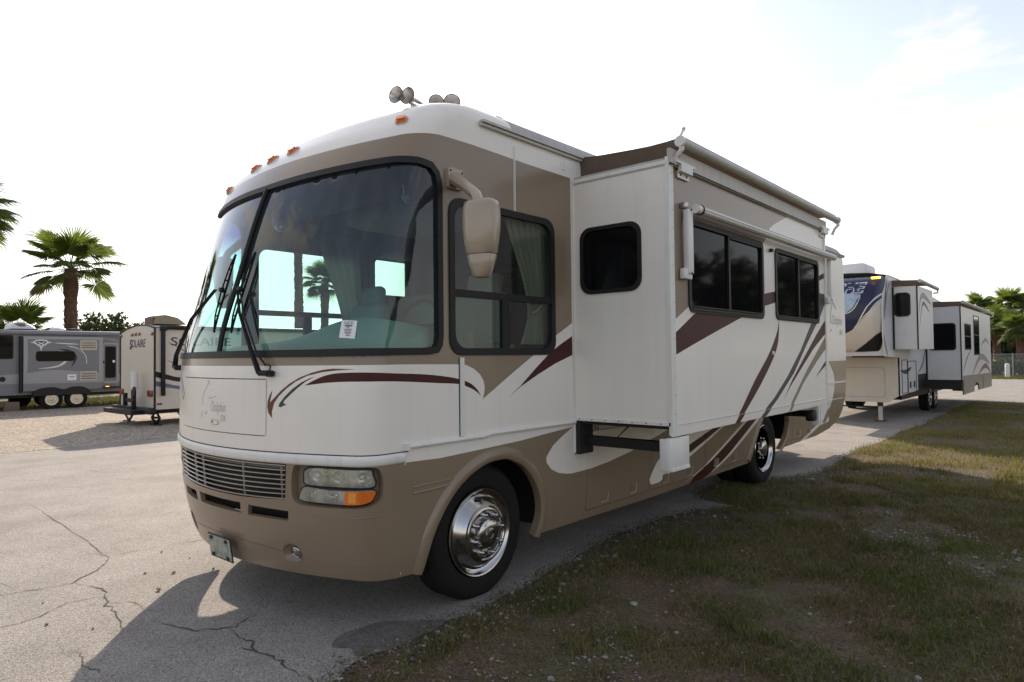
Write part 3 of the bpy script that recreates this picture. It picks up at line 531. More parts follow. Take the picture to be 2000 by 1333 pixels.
# grille
for k in range(8):
    t = k / 7; e = .004 + .006 * (1 - t); a0 = -1.512 - .006 * t; z = 1.034 - t * (1.034 - .824)
    mb = MB(); mb.tube([SK(a, z - (.012 * t) * (1 - ((a - AC) / .7) ** 2) * 1.0, -.004) for a in np.linspace(a0, 2 * AC - a0, 40)], .0062, 7, flat=.8); mb.build('grille_bar', 'steel', RV)
for a in (-1.555, -1.885, -2.2 - .19, -2 * 2.2 + 1.885 - .03, -2.845): mb = MB(); mb.tube([SK(a, 1.04, -.016), SK(a, .815, -.016)], .007, 5); mb.build('grille_upright', 'steel', RV)
sheet('radiator', SK, [(-2.95, .60), (-1.45, .60), (-1.45, 1.05), (-2.95, 1.05)], ['gap'], off=-.16, seg=.1, grid=[(np.arange(-2.9, -1.45, .08), np.arange(.65, 1.05, .1))], parent=RV)
mb = MB(); mb.rbox((XC + .42, -1.02, .80), (.13, .10, .36), .03); mb.build('washer_bottle', 'inside', RV)
for q in (SL1, SL2, SL3):
    q = ccw(q); mb = MB(); n = len(q); P0 = [tuple(SK(*p, .0)) for p in q]; P1 = [tuple(SK(*p, -.028)) for p in q]; mb.add(P0 + P1, [((i + 1) % n, i, n + i, n + (i + 1) % n) for i in range(n)]); mb.build('intake_duct', 'tan', RV, 0)
# headlights
for sg in (1, -1):
    fl = (lambda p: p) if sg > 0 else mir
    sheet('headlight_bezel', SK, ccw(fl(shrink(HD, -.01))), ['tan'], off=-.05, seg=.05, grid=[(np.linspace(min(p[0] for p in fl(HD)), max(p[0] for p in fl(HD)), 12), [.85, .9, .95, 1.0])], parent=RV)
    hw = MB(); hd = dens(fl(HD), .04); n = len(hd); hw.add([tuple(SK(*p, .001)) for p in hd] + [tuple(SK(*(Vector(p) * .97 + Vector((-1.18 if sg > 0 else 2 * AC + 1.18, .915)) * .03), -.05)) for p in hd], [((i + 1) % n, i, n + i, n + (i + 1) % n) for i in range(n)]); hw.build('headlight_recess', 'tan', RV, 60)
    HU = spl([(-1.352, 1.030), (-1.10, 1.030), (-.968, 1.030), (-.948, 1.0), (-.936, .926), (-1.039, .917), (-1.275, .917), (-1.37, .924), (-1.385, .960)], 3)
    HL = spl([(-1.377, .909), (-1.275, .903), (-1.113, .899), (-.942, .903), (-.938, .862), (-.967, .829), (-1.07, .812), (-1.264, .815), (-1.403, .823), (-1.412, .86)], 3)
    g2 = lambda p: [(np.arange(min(q[0] for q in p), max(q[0] for q in p), .04), np.arange(min(q[1] for q in p), max(q[1] for q in p), .03))]
    up_ = sheet('headlight', SK, ccw(fl(HU)), ['lensglassclear', 'lensglass'], paints=[(ccw(fl([(-1.27, .90), (-1.09, .90), (-1.09, 1.05), (-1.27, 1.05)])), 1)], off=-.006, thick=.045, grid=g2(fl(HU)), seg=.03, parent=RV, smooth=60)
    lo_ = sheet('turn_signal', SK, ccw(fl(HL)), ['lensglass', 'amber', 'amberpale', 'lensglassclear'], paints=[(ccw(fl([(-1.28, .80), (-1.115, .80), (-1.115, .91), (-1.28, .91)])), 3), (ccw(fl([(-1.115, .80), (-.92, .80), (-.92, .895), (-1.115, .895)])), 1), (ccw(fl([(-1.09, .825), (-1.045, .825), (-1.045, .886), (-1.09, .886)])), 2)], off=-.004, thick=.045, grid=g2(fl(HL)), seg=.03, parent=RV, smooth=60)
    for q in (HU, HL):
        q = fl(q); cxy = (sum(p[0] for p in q) / len(q), sum(p[1] for p in q) / len(q)); sheet('lamp_reflector', SK, ccw([(cxy[0] + (p[0] - cxy[0]) * .97, cxy[1] + (p[1] - cxy[1]) * .94) for p in q]), ['reflector'], off=-.040, grid=g2(q), seg=.03, parent=RV, smooth=60)
    for ca_, cz_, rb_ in ((-1.31, .972, .034), (-1.17, .972, .040), (-1.02, .974, .030), (-1.33, .862, .026), (-1.19, .855, .022)):
        cc_ = fl([(ca_, cz_)])[0]; n_ = (SK(*cc_, 1) - S(*cc_)).normalized(); u2 = Vector((0, 0, 1)).cross(n_).normalized(); mb = MB(); mb.lathe([(rb_, -.037), (rb_ * .95, -.030), (rb_ * .6, -.036), (rb_ * .35, -.034), (rb_ * .3, -.022), (0, -.018)], 16, S(*cc_), (n_, u2, n_.cross(u2))); mb.build('bulb_bowl', 'reflector', up_, 50)
    for q, pr in ((HU, up_), (HL, lo_)): mb = MB(); mb.tube([SK(a, z, -.012) for a, z in fl(q)], .009, 5, closed=True); mb.build('lens_seal', 'gap', pr)
    c = fl([(-1.497, .462)])[0]; nrm = (SK(*c, 1) - S(*c)).normalized(); u_ = Vector((0, 0, 1)).cross(nrm).normalized(); v_ = nrm.cross(u_); ax = (nrm, u_, v_)
    mb = MB(); mb.lathe([(.078, .001), (.070, -.012), (.058, -.03), (.045, -.035), (.0, -.036)], 24, S(*c), ax, caps=False); mb.build('fog_light_cup', 'tan', RV, 60)
    mb = MB(); mb.lathe([(.040, -.036), (.040, -.016), (.035, -.013), (.033, -.018), (.02, -.014), (.0, -.011)], 20, S(*c) + u_ * .014, ax); fl_ = mb.build('fog_light', 'chrome', RV, 60)
# licence plate
c = SK(-2.19, .425, .05); mb = MB(); T_ = Matrix.Rotation(R(9), 3, 'X'); mb.rbox(c, (.305, .012, .152), .004, M_=T_); pl = mb.build('license_plate', 'plate', RV)
mb = MB(); mb.rbox(c, (.325, .006, .172), .003, M_=T_); mb.build('plate_holder', 'black', pl)
for sx, sz in ((-1, 1), (1, 1), (-1, -1), (1, -1)): mb = MB(); mb.box(tuple(c + T_ @ Vector((sx * .105, -.009, sz * .06))), (.03, .008, .02)); mb.build('plate_clip', 'black', pl, 0)
# roof marker lights
for a, z in ((-.755, 3.295), (-2.14, 3.275), (-2.52, 3.27), (-2.89, 3.26), (-3.60, 3.195)):
    P = rr(a - .055, z - .027, a + .055, z + .027, .022, 4); mb = MB(); mb.prism(P, SK, 0, .02); mb.prism(shrink(P, .012), SK, .02, .031); lo_ = mb.build('marker_light', 'amber', RV, 50)
    mb = MB(); mb.prism(shrink(P, -.008), SK, 0, .008); mb.build('marker_base', 'dirtywhite', lo_, 40)
# wipers
def wiper(pivot, k1, k2, head, top, bott):
    w = empty('wiper'); w.parent = RV; pv = SK(*pivot, .05)
    mb = MB(); mb.tube([SK(pivot[0] + .05, pivot[1] - .002, .012), SK(pivot[0] + .05, pivot[1] - .002, .055)], .022, 10); mb.tube([SK(pivot[0] + .05, pivot[1], .045), SK(pivot[0] - .02, pivot[1], .05)], .018, 8); mb.build('pivot', 'black', w)
    mb = MB(); mb.tube([SK(pivot[0] - .02, pivot[1], .05), SK(*k1, .055), SK(*k2, .05), SK(*head, .04)], [.022, .017, .012, .009], 8, flat=.6); mb.build('arm', 'black', w)
    mb = MB(); mb.tube([SK(pivot[0] + .02, pivot[1] + .05, .04), SK(k1[0] + .035, k1[1], .05), SK(k2[0] + .035, k2[1], .045), SK(head[0] + .02, head[1], .035)], .0065, 6); mb.build('guide_arm', 'black', w)
    q = lambda t, o: SK(top[0] + (bott[0] - top[0]) * t, top[1] + (bott[1] - top[1]) * t, o)
    mb = MB(); mb.tube([q(t, .012) for t in np.linspace(0, 1, 12)], .008, 6, flat=1.5); mb.tube([q(.02, .016), q(.2, .032), q(.5, .04), q(.8, .032), q(.98, .016)], .006, 6)
    for t in (.2, .35, .5, .65, .8): mb.tube([q(t, .014), q(t, .036)], .006, 5)
    mb.build('blade', 'rubber', w)
    mb = MB(); mb.rbox(tuple(q(.48, .042)), (.04, .03, .03), .006); mb.build('clip', 'black', w)
wiper((-3.02, 1.645), (-2.95, 1.74), (-2.70, 2.0), (-2.41, 2.20), (-2.30, 2.463), (-2.262, 1.894))
wiper((-1.655, 1.612), (-1.74, 1.74), (-1.93, 2.0), (-2.06, 2.185), (-2.005, 2.448), (-2.034, 1.883))
mb = MB(); mb.tube([SK(-1.60, 1.62, .04), SK(-1.60, 1.655, .035), SK(-1.63, 1.665, .02), SK(-1.67, 1.665, .015)], .005, 6); mb.build('washer_hose', 'black', RV)
# sticker behind the glass
st = sheet('window_tag', SK, ccw([(-1.133, 1.941), (-1.030, 1.934), (-1.047, 1.823), (-1.150, 1.832)]), ['paper'], off=-.005, parent=RV)
lettering('5167-D', SK, -1.086, 1.922, .062, .017, 'ink', st, -.0035)
for k in range(9): mb = MB(); a = -1.112 + k * .0055; mb.prism([(a, 1.899), (a + .0016 + .001 * (k % 3), 1.899), (a + .0016 + .001 * (k % 3), 1.910), (a, 1.910)], SK, -.005, -.0035); mb.build('barcode_bar', 'ink', st, 0)
for k, w_ in enumerate((.016, .05, .04, .046, .026, .026)): mb = MB(); z = 1.890 - k * .0095; mb.prism([(-1.092 - w_ / 2, z), (-1.092 + w_ / 2, z), (-1.092 + w_ / 2, z + .003), (-1.092 - w_ / 2, z + .003)], SK, -.005, -.0035); mb.build('print_line', 'ink', st, 0)
# mirrors
for sg in (1, -1):
    mx_ = (lambda x: x) if sg > 0 else (lambda x: 2 * XC - x); f_ = lambda p: Vector((mx_(p[0]), p[1], p[2]))
    mr = empty('side_mirror'); mr.parent = RV
    base = rr(-.355, 2.845, -.205, 2.985, .02, 3); base = ccw(base if sg > 0 else mir(base)); mb = MB(); mb.prism(base, SK, 0, .028); mp_ = mb.build('mount_plate', 'mirrortan', mr)
    for p in ((-.335, 2.965), (-.225, 2.965), (-.335, 2.865)): mb = MB(); q = p if sg > 0 else (2 * AC - p[0], p[1]); mb.prism([(q[0] + .008 * math.cos(t), q[1] + .008 * math.sin(t)) for t in np.linspace(0, 6.28, 9)[:-1]], SK, .028, .031); mb.build('screw', 'darkmetal', mp_, 0)
    pa = [f_(p) for p in ((.010, -.285, 2.915), (.08, -.305, 2.885), (.20, -.345, 2.815), (.33, -.40, 2.735), (.365, -.415, 2.68))]
    mb = MB(); mb.tube(pa, [.066, .056, .046, .040, .038], 12, flat=.8); mb.build('arm', 'mirrortan', mr)
    def ring(z, cx, cy, wx, wy, n=28): return [tuple(f_((cx + wx * math.copysign(abs(math.cos(a)) ** .7, math.cos(a)), cy + wy * math.copysign(abs(math.sin(a)) ** .7, math.sin(a)), z))) for a in np.linspace(0, 2 * math.pi, n + 1)[:-1]]
    ca = R(12)
    def shell(prof):
        vs = []; 
        for z, wx, wy, sh_ in prof:
            for p in ring(0, 0, 0, wx, wy): 
                x = (p[0] - (mx_(0))) * (1 if sg > 0 else -1); y = p[1]; vs.append(tuple(f_((.395 + x * math.cos(ca) - y * math.sin(ca) + sh_ * math.cos(ca), -.425 + x * math.sin(ca) + y * math.cos(ca) + sh_ * math.sin(ca), z))))
        n = 28; k = len(prof); fs = [(i * n + j, i * n + (j + 1) % n, (i + 1) * n + (j + 1) % n, (i + 1) * n + j) for i in range(k - 1) for j in range(n)] + [tuple(range(n))[::-1], tuple((k - 1) * n + j for j in range(n))]
        mb = MB(); mb.add(vs, fs if sg > 0 else [f[::-1] for f in fs]); return mb
    shell([(2.345, .092, .064, 0), (2.352, .098, .069, 0), (2.42, .110, .078, 0), (2.50, .119, .085, 0), (2.58, .121, .086, 0), (2.64, .118, .082, 0), (2.672, .110, .074, 0), (2.686, .09, .056, 0)]).build('mirror_housing', 'mirrortan', mr, 50)
    shell([(2.20, .045, .034, 0), (2.206, .056, .042, 0), (2.26, .074, .053, 0), (2.335, .096, .067, 0), (2.342, .092, .064, 0)]).build('lower_mirror_housing', 'mirrortan', mr, 50)
    gx = lambda o: f_((.395 - math.sin(ca) * 0 + o * .0, -.425 + 0, 0))
    mb = MB(); Mz = Matrix.Rotation(ca if sg > 0 else -ca, 3, 'Z'); cc = f_((.395, -.425, 2.52)) + Mz @ Vector((sg * 0.0, .066, 0)); mb.rbox(tuple(cc), (.15, .02, .22), .008, M_=Mz); mb.build('mirror_glass', 'chrome', mr)
# air horns on the roof
def horn(p, d, L_, rb, par):
    d = Vector(d).normalized(); u_ = d.cross(Vector((0, 0, 1))).normalized(); v_ = u_.cross(d); h = empty('air_horn'); h.parent = par
    mb = MB(); mb.lathe([(rb * .98, -.001), (rb, .002), (rb * .80, -.018), (rb * .52, -.045), (rb * .30, -.09), (rb * .22, -.16), (.016, -L_ * .55), (.015, -L_)], 20, p, (d, u_, v_), caps=False); mb.build('trumpet', 'chrome', h, 60)
    mb = MB(); mb.lathe([(rb * .9, -.003), (rb * .5, -.04), (rb * .2, -.09), (0, -.12)], 20, Vector(p) + d * .001, (d, u_, v_), caps=False); mb.build('bell', 'bellmetal', h, 60)
    mb = MB(); q = Vector(p) - d * (L_ * .45); mb.tube([q, Vector((q.x + .01, q.y, 3.585))], .009, 6); q2 = Vector(p) - d * (L_ * .6); mb.tube([q2, Vector((q2.x, q2.y + .03, 3.585))], .009, 6); mb.build('bracket', 'steel', h)
    mb = MB(); mb.lathe([(.03, 0), (.055, .005), (.058, .045), (.045, .06), (0, .062)], 18, Vector(p) - d * L_ - Vector((0, 0, .02)), 'Z'); mb.build('diaphragm', 'chrome', h, 50)
mat('bellmetal', (.74, .70, .66), .3, metal=.7, var=.15, scale=20)
horn((-.615, -.275, 3.668), (.22, -.95, .02), .44, .066, RV); horn((-.565, -.205, 3.668), (.22, -.95, .02), .48, .066, RV)
horn((-.47, .0, 3.655), (.75, -.60, .05), .26, .060, RV); horn((-.385, .085, 3.655), (.75, -.60, .05), .26, .066, RV)
# wheels
def lug(mb, c, ax, mi=0): mb.lathe([(.020, 0), (.019, .012), (.015, .016), (.014, .045), (.006, .055), (0, .056)], 8, c, ax, mi)
def wheel(x, y, sg, dual=False, parent=RV, r=.475, w=.25, zc=.462):
    wl = empty('wheel', (x, y, zc)); wl.parent = parent; ax = (Vector((sg, 0, 0)), Vector((0, 1, 0)), Vector((0, 0, sg)))
    mb = MB(); k = w / 2
    def tyre(o): mb.lathe([(.30, o - k + .02), (.33, o - k), (.40, o - k - .004), (r - .035, o - k + .006), (r - .008, o - k + .028), (r, o - k + .045), (r, o - .062), (r - .011, o - .060), (r - .011, o - .052), (r, o - .050), (r, o - .006), (r - .011, o - .004), (r - .011, o + .004), (r, o + .006), (r, o + .050), (r - .011, o + .052), (r - .011, o + .060), (r, o + .062), (r, o + k - .045), (r - .008, o + k - .028), (r - .035, o + k - .006), (r - .038, o + k - .003), (r - .042, o + k - .001), (.405, o + k + .006), (.40, o + k + .008), (.335, o + k + .002), (.318, o + k - .004), (.30, o + k - .03)], 56, (0, 0, 0), ax)
    tyre(0)
    if dual: tyre(-.31)
    t = mb.build('tyre', 'rubber', wl, 30)
    mb = MB()
    if not dual: mb.lathe([(.302, k - .03), (.310, k + .004), (.306, k + .012), (.298, k + .010), (.285, k - .004), (.262, k - .012), (.252, k - .004), (.225, k + .038), (.205, k + .058), (.190, k + .060), (.183, k + .052), (.176, k + .058), (.165, k + .060), (.160, k + .052), (.112, k + .048), (.108, k + .062), (.100, k + .085), (.085, k + .095), (.045, k + .098), (.042, k + .108), (.030, k + .110), (.028, k + .103), (0, k + .102)], 48, (0, 0, 0), ax)
    else: mb.lathe([(.302, k - .03), (.310, k + .004), (.304, k + .010), (.292, k + .004), (.280, k - .02), (.262, k - .035), (.245, k - .055), (.22, k - .066), (.17, k - .068), (.115, k - .068), (.11, k - .02), (.10, k + .01), (.08, k + .02), (0, k + .022)], 48, (0, 0, 0), ax)
    rm = mb.build('rim', 'chrome', wl, 30)
    hd = k + .05 if not dual else k - .068; nl = 8
    for j in range(nl):
        a = 2 * math.pi * (j + .3) / nl; c = ax[0] * hd + (ax[1] * math.cos(a) + ax[2] * math.sin(a)) * .138; mb = MB(); lug(mb, c, ax); mb.build('lug_nut', 'chrome', rm, 50)
    for j in range(4):
        a = 2 * math.pi * (j + .1) / 4; rad = (ax[1] * math.cos(a) + ax[2] * math.sin(a)); tan_ = ax[0].cross(rad); c = ax[0] * (k + .018 if not dual else k - .045) + rad * .241; nrm = (ax[0] * .54 + rad * .84).normalized() if not dual else (ax[0] - rad * .5).normalized(); mb = MB(); P = [tuple(c + nrm * .004 + (tan_ * math.cos(t) * .034 + nrm.cross(tan_) * math.sin(t) * .018)) for t in np.linspace(0, 6.283, 17)[:-1]]; mb.add(P, [tuple(range(16))]); mb.build('hand_hole', 'gap', rm, 0)
    mb = MB(); mb.lathe([(.024, .0), (.018, .003), (0, .003)], 8, ax[0] * (k + (.103 if not dual else .021)), ax); mb.build('hub_cap', 'darkmetal', rm, 0)
    return wl
wheel(-.175, 0, 1); wheel(2 * XC + .175, 0, -1); wheel(-.175, 5.40, 1, True); wheel(2 * XC + .175, 5.40, -1, True)
mb = MB(); mb.tube([(-.3, 0, .46), (2 * XC + .3, 0, .46)], .07, 8); mb.tube([(-.4, 5.4, .46), (2 * XC + .4, 5.4, .46)], .11, 8); mb.build('axle', 'darkmetal', RV)
# emblem and marks at the rear corner and on the wall under the slide
SX = MX(0.003)
for ln in ([(8.62, 2.45), (8.50, 2.53), (8.412, 2.565), (8.40, 2.51), (8.35, 2.43), (8.315, 2.36), (8.31, 2.2)], [(8.31, 2.1), (8.30, 2.06), (8.33, 2.09)]):
    mb = MB(); mb.tube([(.003, y, z) for y, z in spl(ln, 5, False)], .004, 4); mb.build('emblem_line', 'engrave', RV, 0)
lettering('Dolphin', SX, 8.68, 2.235, .56, .20, 'engrave', RV, .003, .2, -.012); lettering('EX', SX, 8.9, 2.06, .16, .085, 'engrave', RV, .003)
lettering('36', SX, 1.40, 1.08, .09, .05, 'ink', RV, .003, .3, name='wall_mark')
# ------------------------------------------------------------------ slide-out room
XS, YA, YB, ZA, ZB = .883, 1.097, 4.955, 1.10, 3.19
PS, PF = MX(XS), MY(YA)
SMT = ['white', 'tan', 'maroon', 'green', 'khaki', 'trimwhite']
s_tan = [(YA, 1.93), (1.131, 1.947), (1.424, 2.086), (2.2, 2.45), (2.95, 2.74), (3.08, 2.82), (3.114, 2.876), (3.184, 2.939), (3.27, 2.98), (3.352, 3.013), (3.692, 3.128), (YA, 3.145)]
s_mar = [(YA, 1.83), (1.131, 1.845), (1.5, 2.024), (1.8, 2.12), (2.6, 2.24), (3.01, 2.284), (3.293, 2.323), (3.5, 2.35), (4.72, 2.60), (4.96, 2.66), (4.96, 2.60), (4.72, 2.54), (3.5, 2.24), (3.286, 2.21), (3.004, 2.164), (2.432, 2.029), (1.981, 1.914), (1.52, 1.794), (1.203, 1.708), (YA, 1.67)]
s_str = spl([(3.388, 2.03), (3.313, 1.897), (3.083, 1.689), (2.744, 1.466), (2.43, 1.23), (2.228, 1.09)], 4, False) + spl([(2.333, 1.09), (2.539, 1.209), (2.902, 1.43), (3.234, 1.673), (3.364, 1.833), (3.40, 2.03)], 4, False)
s_grn = [(4.404, 2.035), (4.03, 1.736), (3.613, 1.471), (3.233, 1.275), (3.013, 1.186), (2.80, 1.09), (2.93, 1.09), (3.321, 1.254), (3.81, 1.499), (4.249, 1.808), (4.606, 2.041), (4.719, 2.109), (4.936, 2.289), (4.936, 2.4), (4.7, 2.4), (4.6, 2.2)]
s_m2 = [(3.481, 1.237), (3.757, 1.433), (4.244, 1.719), (4.60, 1.925), (4.955, 2.11), (4.955, 1.945), (4.47, 1.755), (4.017, 1.528), (3.703, 1.367)]
s_t2 = [(3.59, 1.09), (3.743, 1.215), (4.231, 1.524), (4.955, 1.92), (4.955, 1.77), (4.576, 1.608), (4.113, 1.386), (3.68, 1.11)]
s_m3 = [(4.505, 1.423), (4.955, 1.635), (4.955, 1.578)]
SR = empty('slide_out'); SR.parent = RV
W1 = rr(1.405, 2.035, 2.985, 2.776, .07); W2_ = rr(3.30, 2.042, 4.69, 2.765, .07); WF = rr(.078, 2.205, .652, 2.752, .10)
sheet('side_panel', PS, [(YA, ZA), (YB, ZA), (YB, 3.20), (YA, 3.20)], SMT, holes=[W1, W2_], paints=[(s_tan, 1), (s_mar, 2), (s_str, 2), (s_grn, 3), (s_m2, 2), (s_t2, 4), (s_m3, 2)], thick=.02, parent=SR, seg=.3, smooth=0)
sheet('front_panel', PF, [(-.25, 1.17), (XS - .005, 1.17), (XS - .005, 3.17), (-.25, 3.17)], ['white'], holes=[WF], thick=.02, parent=SR, smooth=0)
mb = MB(); mb.box((.30, YB - .02, 2.15), (1.12, .03, 2.0)); mb.build('rear_panel', 'white', SR, 0)
mb = MB(); mb.box((.30, (YA + YB) / 2, 3.185), (1.14, YB - YA - .05, .03)); mb.build('slide_roof', 'roofgrey', SR, 0)
mb = MB(); mb.box((.30, (YA + YB) / 2, 1.155), (1.12, YB - YA - .06, .03)); mb.build('slide_floor', 'gap', SR, 0)
mb = MB(); mb.box((.30, (YA + YB) / 2, 2.2), (.02, YB - YA - .1, 1.9)); mb.build('room_lining', 'insidedark', SR, 0)
mb = MB(); mb.box((XS + .005, YA + .03, 2.14), (.014, .075, 2.10)); mb.build('corner_trim', 'trimwhite', SR, 0)
mb = MB(); mb.box((XS + .004, YB - .02, 2.14), (.016, .05, 2.10)); mb.build('corner_trim', 'trimwhite', SR, 0)
def cut(poly, lo, hi): return poly
mb = MB(); sk = [(YA, ZA - .01), (YB, ZA + .02), (YB, 1.175), (YA, 1.165)]
sheet('bottom_skirt', MX(XS + .010), sk, SMT, paints=[(s_str, 2), (s_grn, 3), (s_t2, 4)], thick=.016, parent=SR, smooth=0); 
sheet('bottom_skirt', MX(XS + .0115), [(YA + .003, ZA - .008), (YA + .068, 1.163), (YA + .063, 1.166), (YA + .001, ZA - .002)], ['gap'], parent=SR, smooth=0)
mb = MB(); mb.box((.315, YA - .004, 1.182), (1.13, .012, .026)); mb.build('sill_trim', 'trimwhite', SR, 0)
mb = MB(); mb.box((.315, YA - .003, 3.158), (1.13, .012, .03)); mb.build('head_trim', 'trimwhite', SR, 0)
mb = MB(); mb.box((XS - .002, YA - .004, 2.15), (.03, .012, 1.98)); mb.build('corner_trim', 'trimwhite', SR, 0)
mb = MB(); mb.box((-.02, YA - .012, 2.02), (.03, .02, 2.1)); mb.build('wiper_seal', 'mirrortan', SR, 0)
mb = MB(); mb.box((XS + .012, (YA + YB) / 2, 3.197), (.028, YB - YA, .125)); mb.box((XS + .020, (YA + YB) / 2, 3.143), (.012, YB - YA, .012)); mb.build('fascia', 'dirtywhite', SR, 0)
for k in range(14): z = 1.26 + k * .14; mb = MB(); mb.lathe([(.006, 0), (.005, .003), (0, .0035)], 6, (XS + .012, YA + .045, z), 'X'); mb.build('screw', 'steel', SR, 0)
for k in range(7): x = .05 + k * .125; mb = MB(); mb.lathe([(.006, 0), (.005, .003), (0, .0035)], 6, (x, YA - .010, 1.182), (Vector((0, -1, 0)), Vector((1, 0, 0)), Vector((0, 0, 1)))); mb.build('screw', 'darkmetal', SR, 0)
mb = MB(); mb.box((.44, YA - .0035, 3.134), (.86, .003, .004)); mb.build('sealant_line', 'engrave', SR, 0)
mb = MB(); mb.box((XS + .0125, (YA + YB) / 2, 1.171), (.004, YB - YA - .16, .004)); mb.build('sealant_line', 'engrave', SR, 0)
# slide windows
for q, bx in ((W1, 2.187), (W2_, 4.005)):
    u0_, u1_ = min(p[0] for p in q), max(p[0] for p in q)
    w_ = win(PS, q, SR, fw=.042, name='slide_window', gm='darkglass', bars=[(bx - .018, 2.08, bx + .018, 2.74), (bx, 2.715, u1_ - .04, 2.735)], panes=[rr(u0_ + .04, 2.08, bx, 2.735, .03), rr(bx, 2.08, u1_ - .04, 2.735, .03)])
    mb = MB(); mb.box((XS + .016, (u0_ + u1_) / 2, 2.085), (.012, u1_ - u0_ - .12, .008)); mb.box((XS + .016, (u0_ + u1_) / 2, 2.06), (.014, u1_ - u0_ - .10, .006)); mb.build('window_track', 'darkmetal', w_, 0)
win(PF, WF, SR, fw=.032, name='slide_window', gm='darkglass', thick=.03)
# running gear and end boxes
mb = MB(); mb.box((.02, 1.19, 1.025), (.06, .19, .27)); mb.build('slide_pocket', 'gap', RV, 0)
for y in (1.21, 4.78):
    mb = MB(); mb.box((.36, y, .998), (1.0, .09, .075)); mb.build('slide_rail', 'black', SR, 0)
mb = MB(); mb.rbox((XS - .02, 1.225, .958), (.05, .30, .245), .01); mb.rbox((XS - .04, 1.075, .955), (.09, .035, .24), .01); mb.box((XS - .018, 1.225, .842), (.06, .28, .02)); mb.build('rail_cover', 'trimwhite', SR, 30)
sheet('rail_cover', MX(XS + .012), [(4.64, .885), (4.945, .905), (4.945, 1.115), (4.64, 1.11)], ['trimwhite', 'tan'], paints=[([(4.70, .91), (4.945, 1.08), (4.945, .965), (4.80, .90), (4.70, .90)], 1)], thick=.05, parent=SR, smooth=0)
mb = MB(); mb.box((XS - .03, 4.60, 1.0), (.08, .05, .22)); mb.build('rail_cover_side', 'trimwhite', SR, 0)
mb = MB(); mb.rbox((XS - .05, 4.5, 1.0), (.09, .14, .12), .02); mb.build('rail_motor', 'black', SR)
# slide topper awning
AT = .955; TZ = 3.312
mb = MB(); mb.tube([(AT, 1.20, TZ), (AT, 5.22, TZ)], .036, 18); tb = mb.build('topper_roller', 'dirtywhite', SR)
n = 26; mb = MB(); V_ = []
for i, y in enumerate(np.linspace(1.22, 5.2, n)):
    for j, t in enumerate(np.linspace(0, 1, 8)):
        x = -.06 + t * (AT + .06); z = 3.405 + t * (TZ + .05 - 3.405) - .03 * math.sin(math.pi * t) + .006 * math.sin(y * 9 + t * 7) * math.sin(math.pi * t); V_.append((x, y, z))
mb.add(V_, [(i * 8 + j, i * 8 + j + 1, (i + 1) * 8 + j + 1, (i + 1) * 8 + j) for i in range(n - 1) for j in range(7)]); mb.build('topper_fabric', 'fabric', SR, 60)
# front valance of the fabric, seen edge-on below the roller line
mb = MB(); V_ = []
for j, t in enumerate(np.linspace(0, 1, 14)):
    x = -.05 + t * (AT + .02); V_ += [(x, 1.222, 3.40 + t * (TZ + .045 - 3.40) - .03 * math.sin(math.pi * t)), (x, 1.226, 3.215 - .008 * math.sin(t * 9))]
mb.add(V_, [(2 * j, 2 * j + 1, 2 * j + 3, 2 * j + 2) for j in range(13)]); mb.build('topper_valance', 'fabric', SR, 0)
for y, s_ in ((1.175, 1), (5.245, -1)):
    br = empty('topper_bracket'); br.parent = SR
    mb = MB(); mb.tube([(AT, y, TZ), (AT + .01, y, TZ - .06), (AT - .03, y, TZ - .10), (XS + .01, y, TZ - .17)], [.026, .021, .017, .020], 8, flat=.6); mb.build('end_arm', 'trimwhite', br)
    mb = MB(); mb.lathe([(.041, -.02), (.044, 0), (.036, .02), (0, .022)], 18, (AT, y, TZ), 'Y'); mb.build('end_cap', 'trimwhite', br)
    yy = y + s_ * (.10 if s_ > 0 else .33); mb = MB(); mb.box((XS + .030, yy + s_ * .04, 3.172), (.035, .30, .02)); mb.box((XS + .035, yy + s_ * .05, 3.135), (.03, .19, .06)); mb.box((XS + .012, yy + s_ * .05, 3.088), (.010, .19, .05)); mb.build('mount', 'trimwhite', br, 0)
    for dy in (-.05, .05): mb = MB(); mb.lathe([(.010, 0), (.008, .005), (0, .005)], 8, (XS + .017, yy + s_ * .05 + dy, 3.09), 'X'); mb.build('bolt', 'darkmetal', br, 0)
    if s_ > 0: mb = MB(); mb.tube([(AT, y, TZ + .04), (AT + .005, y + .045, TZ + .105)], .010, 6); mb.tube([(AT + .005, y + .04, TZ + .10), (AT + .005, y + .052, TZ + .114)], .015, 6); mb.build('lock_pin', 'trimwhite', br)
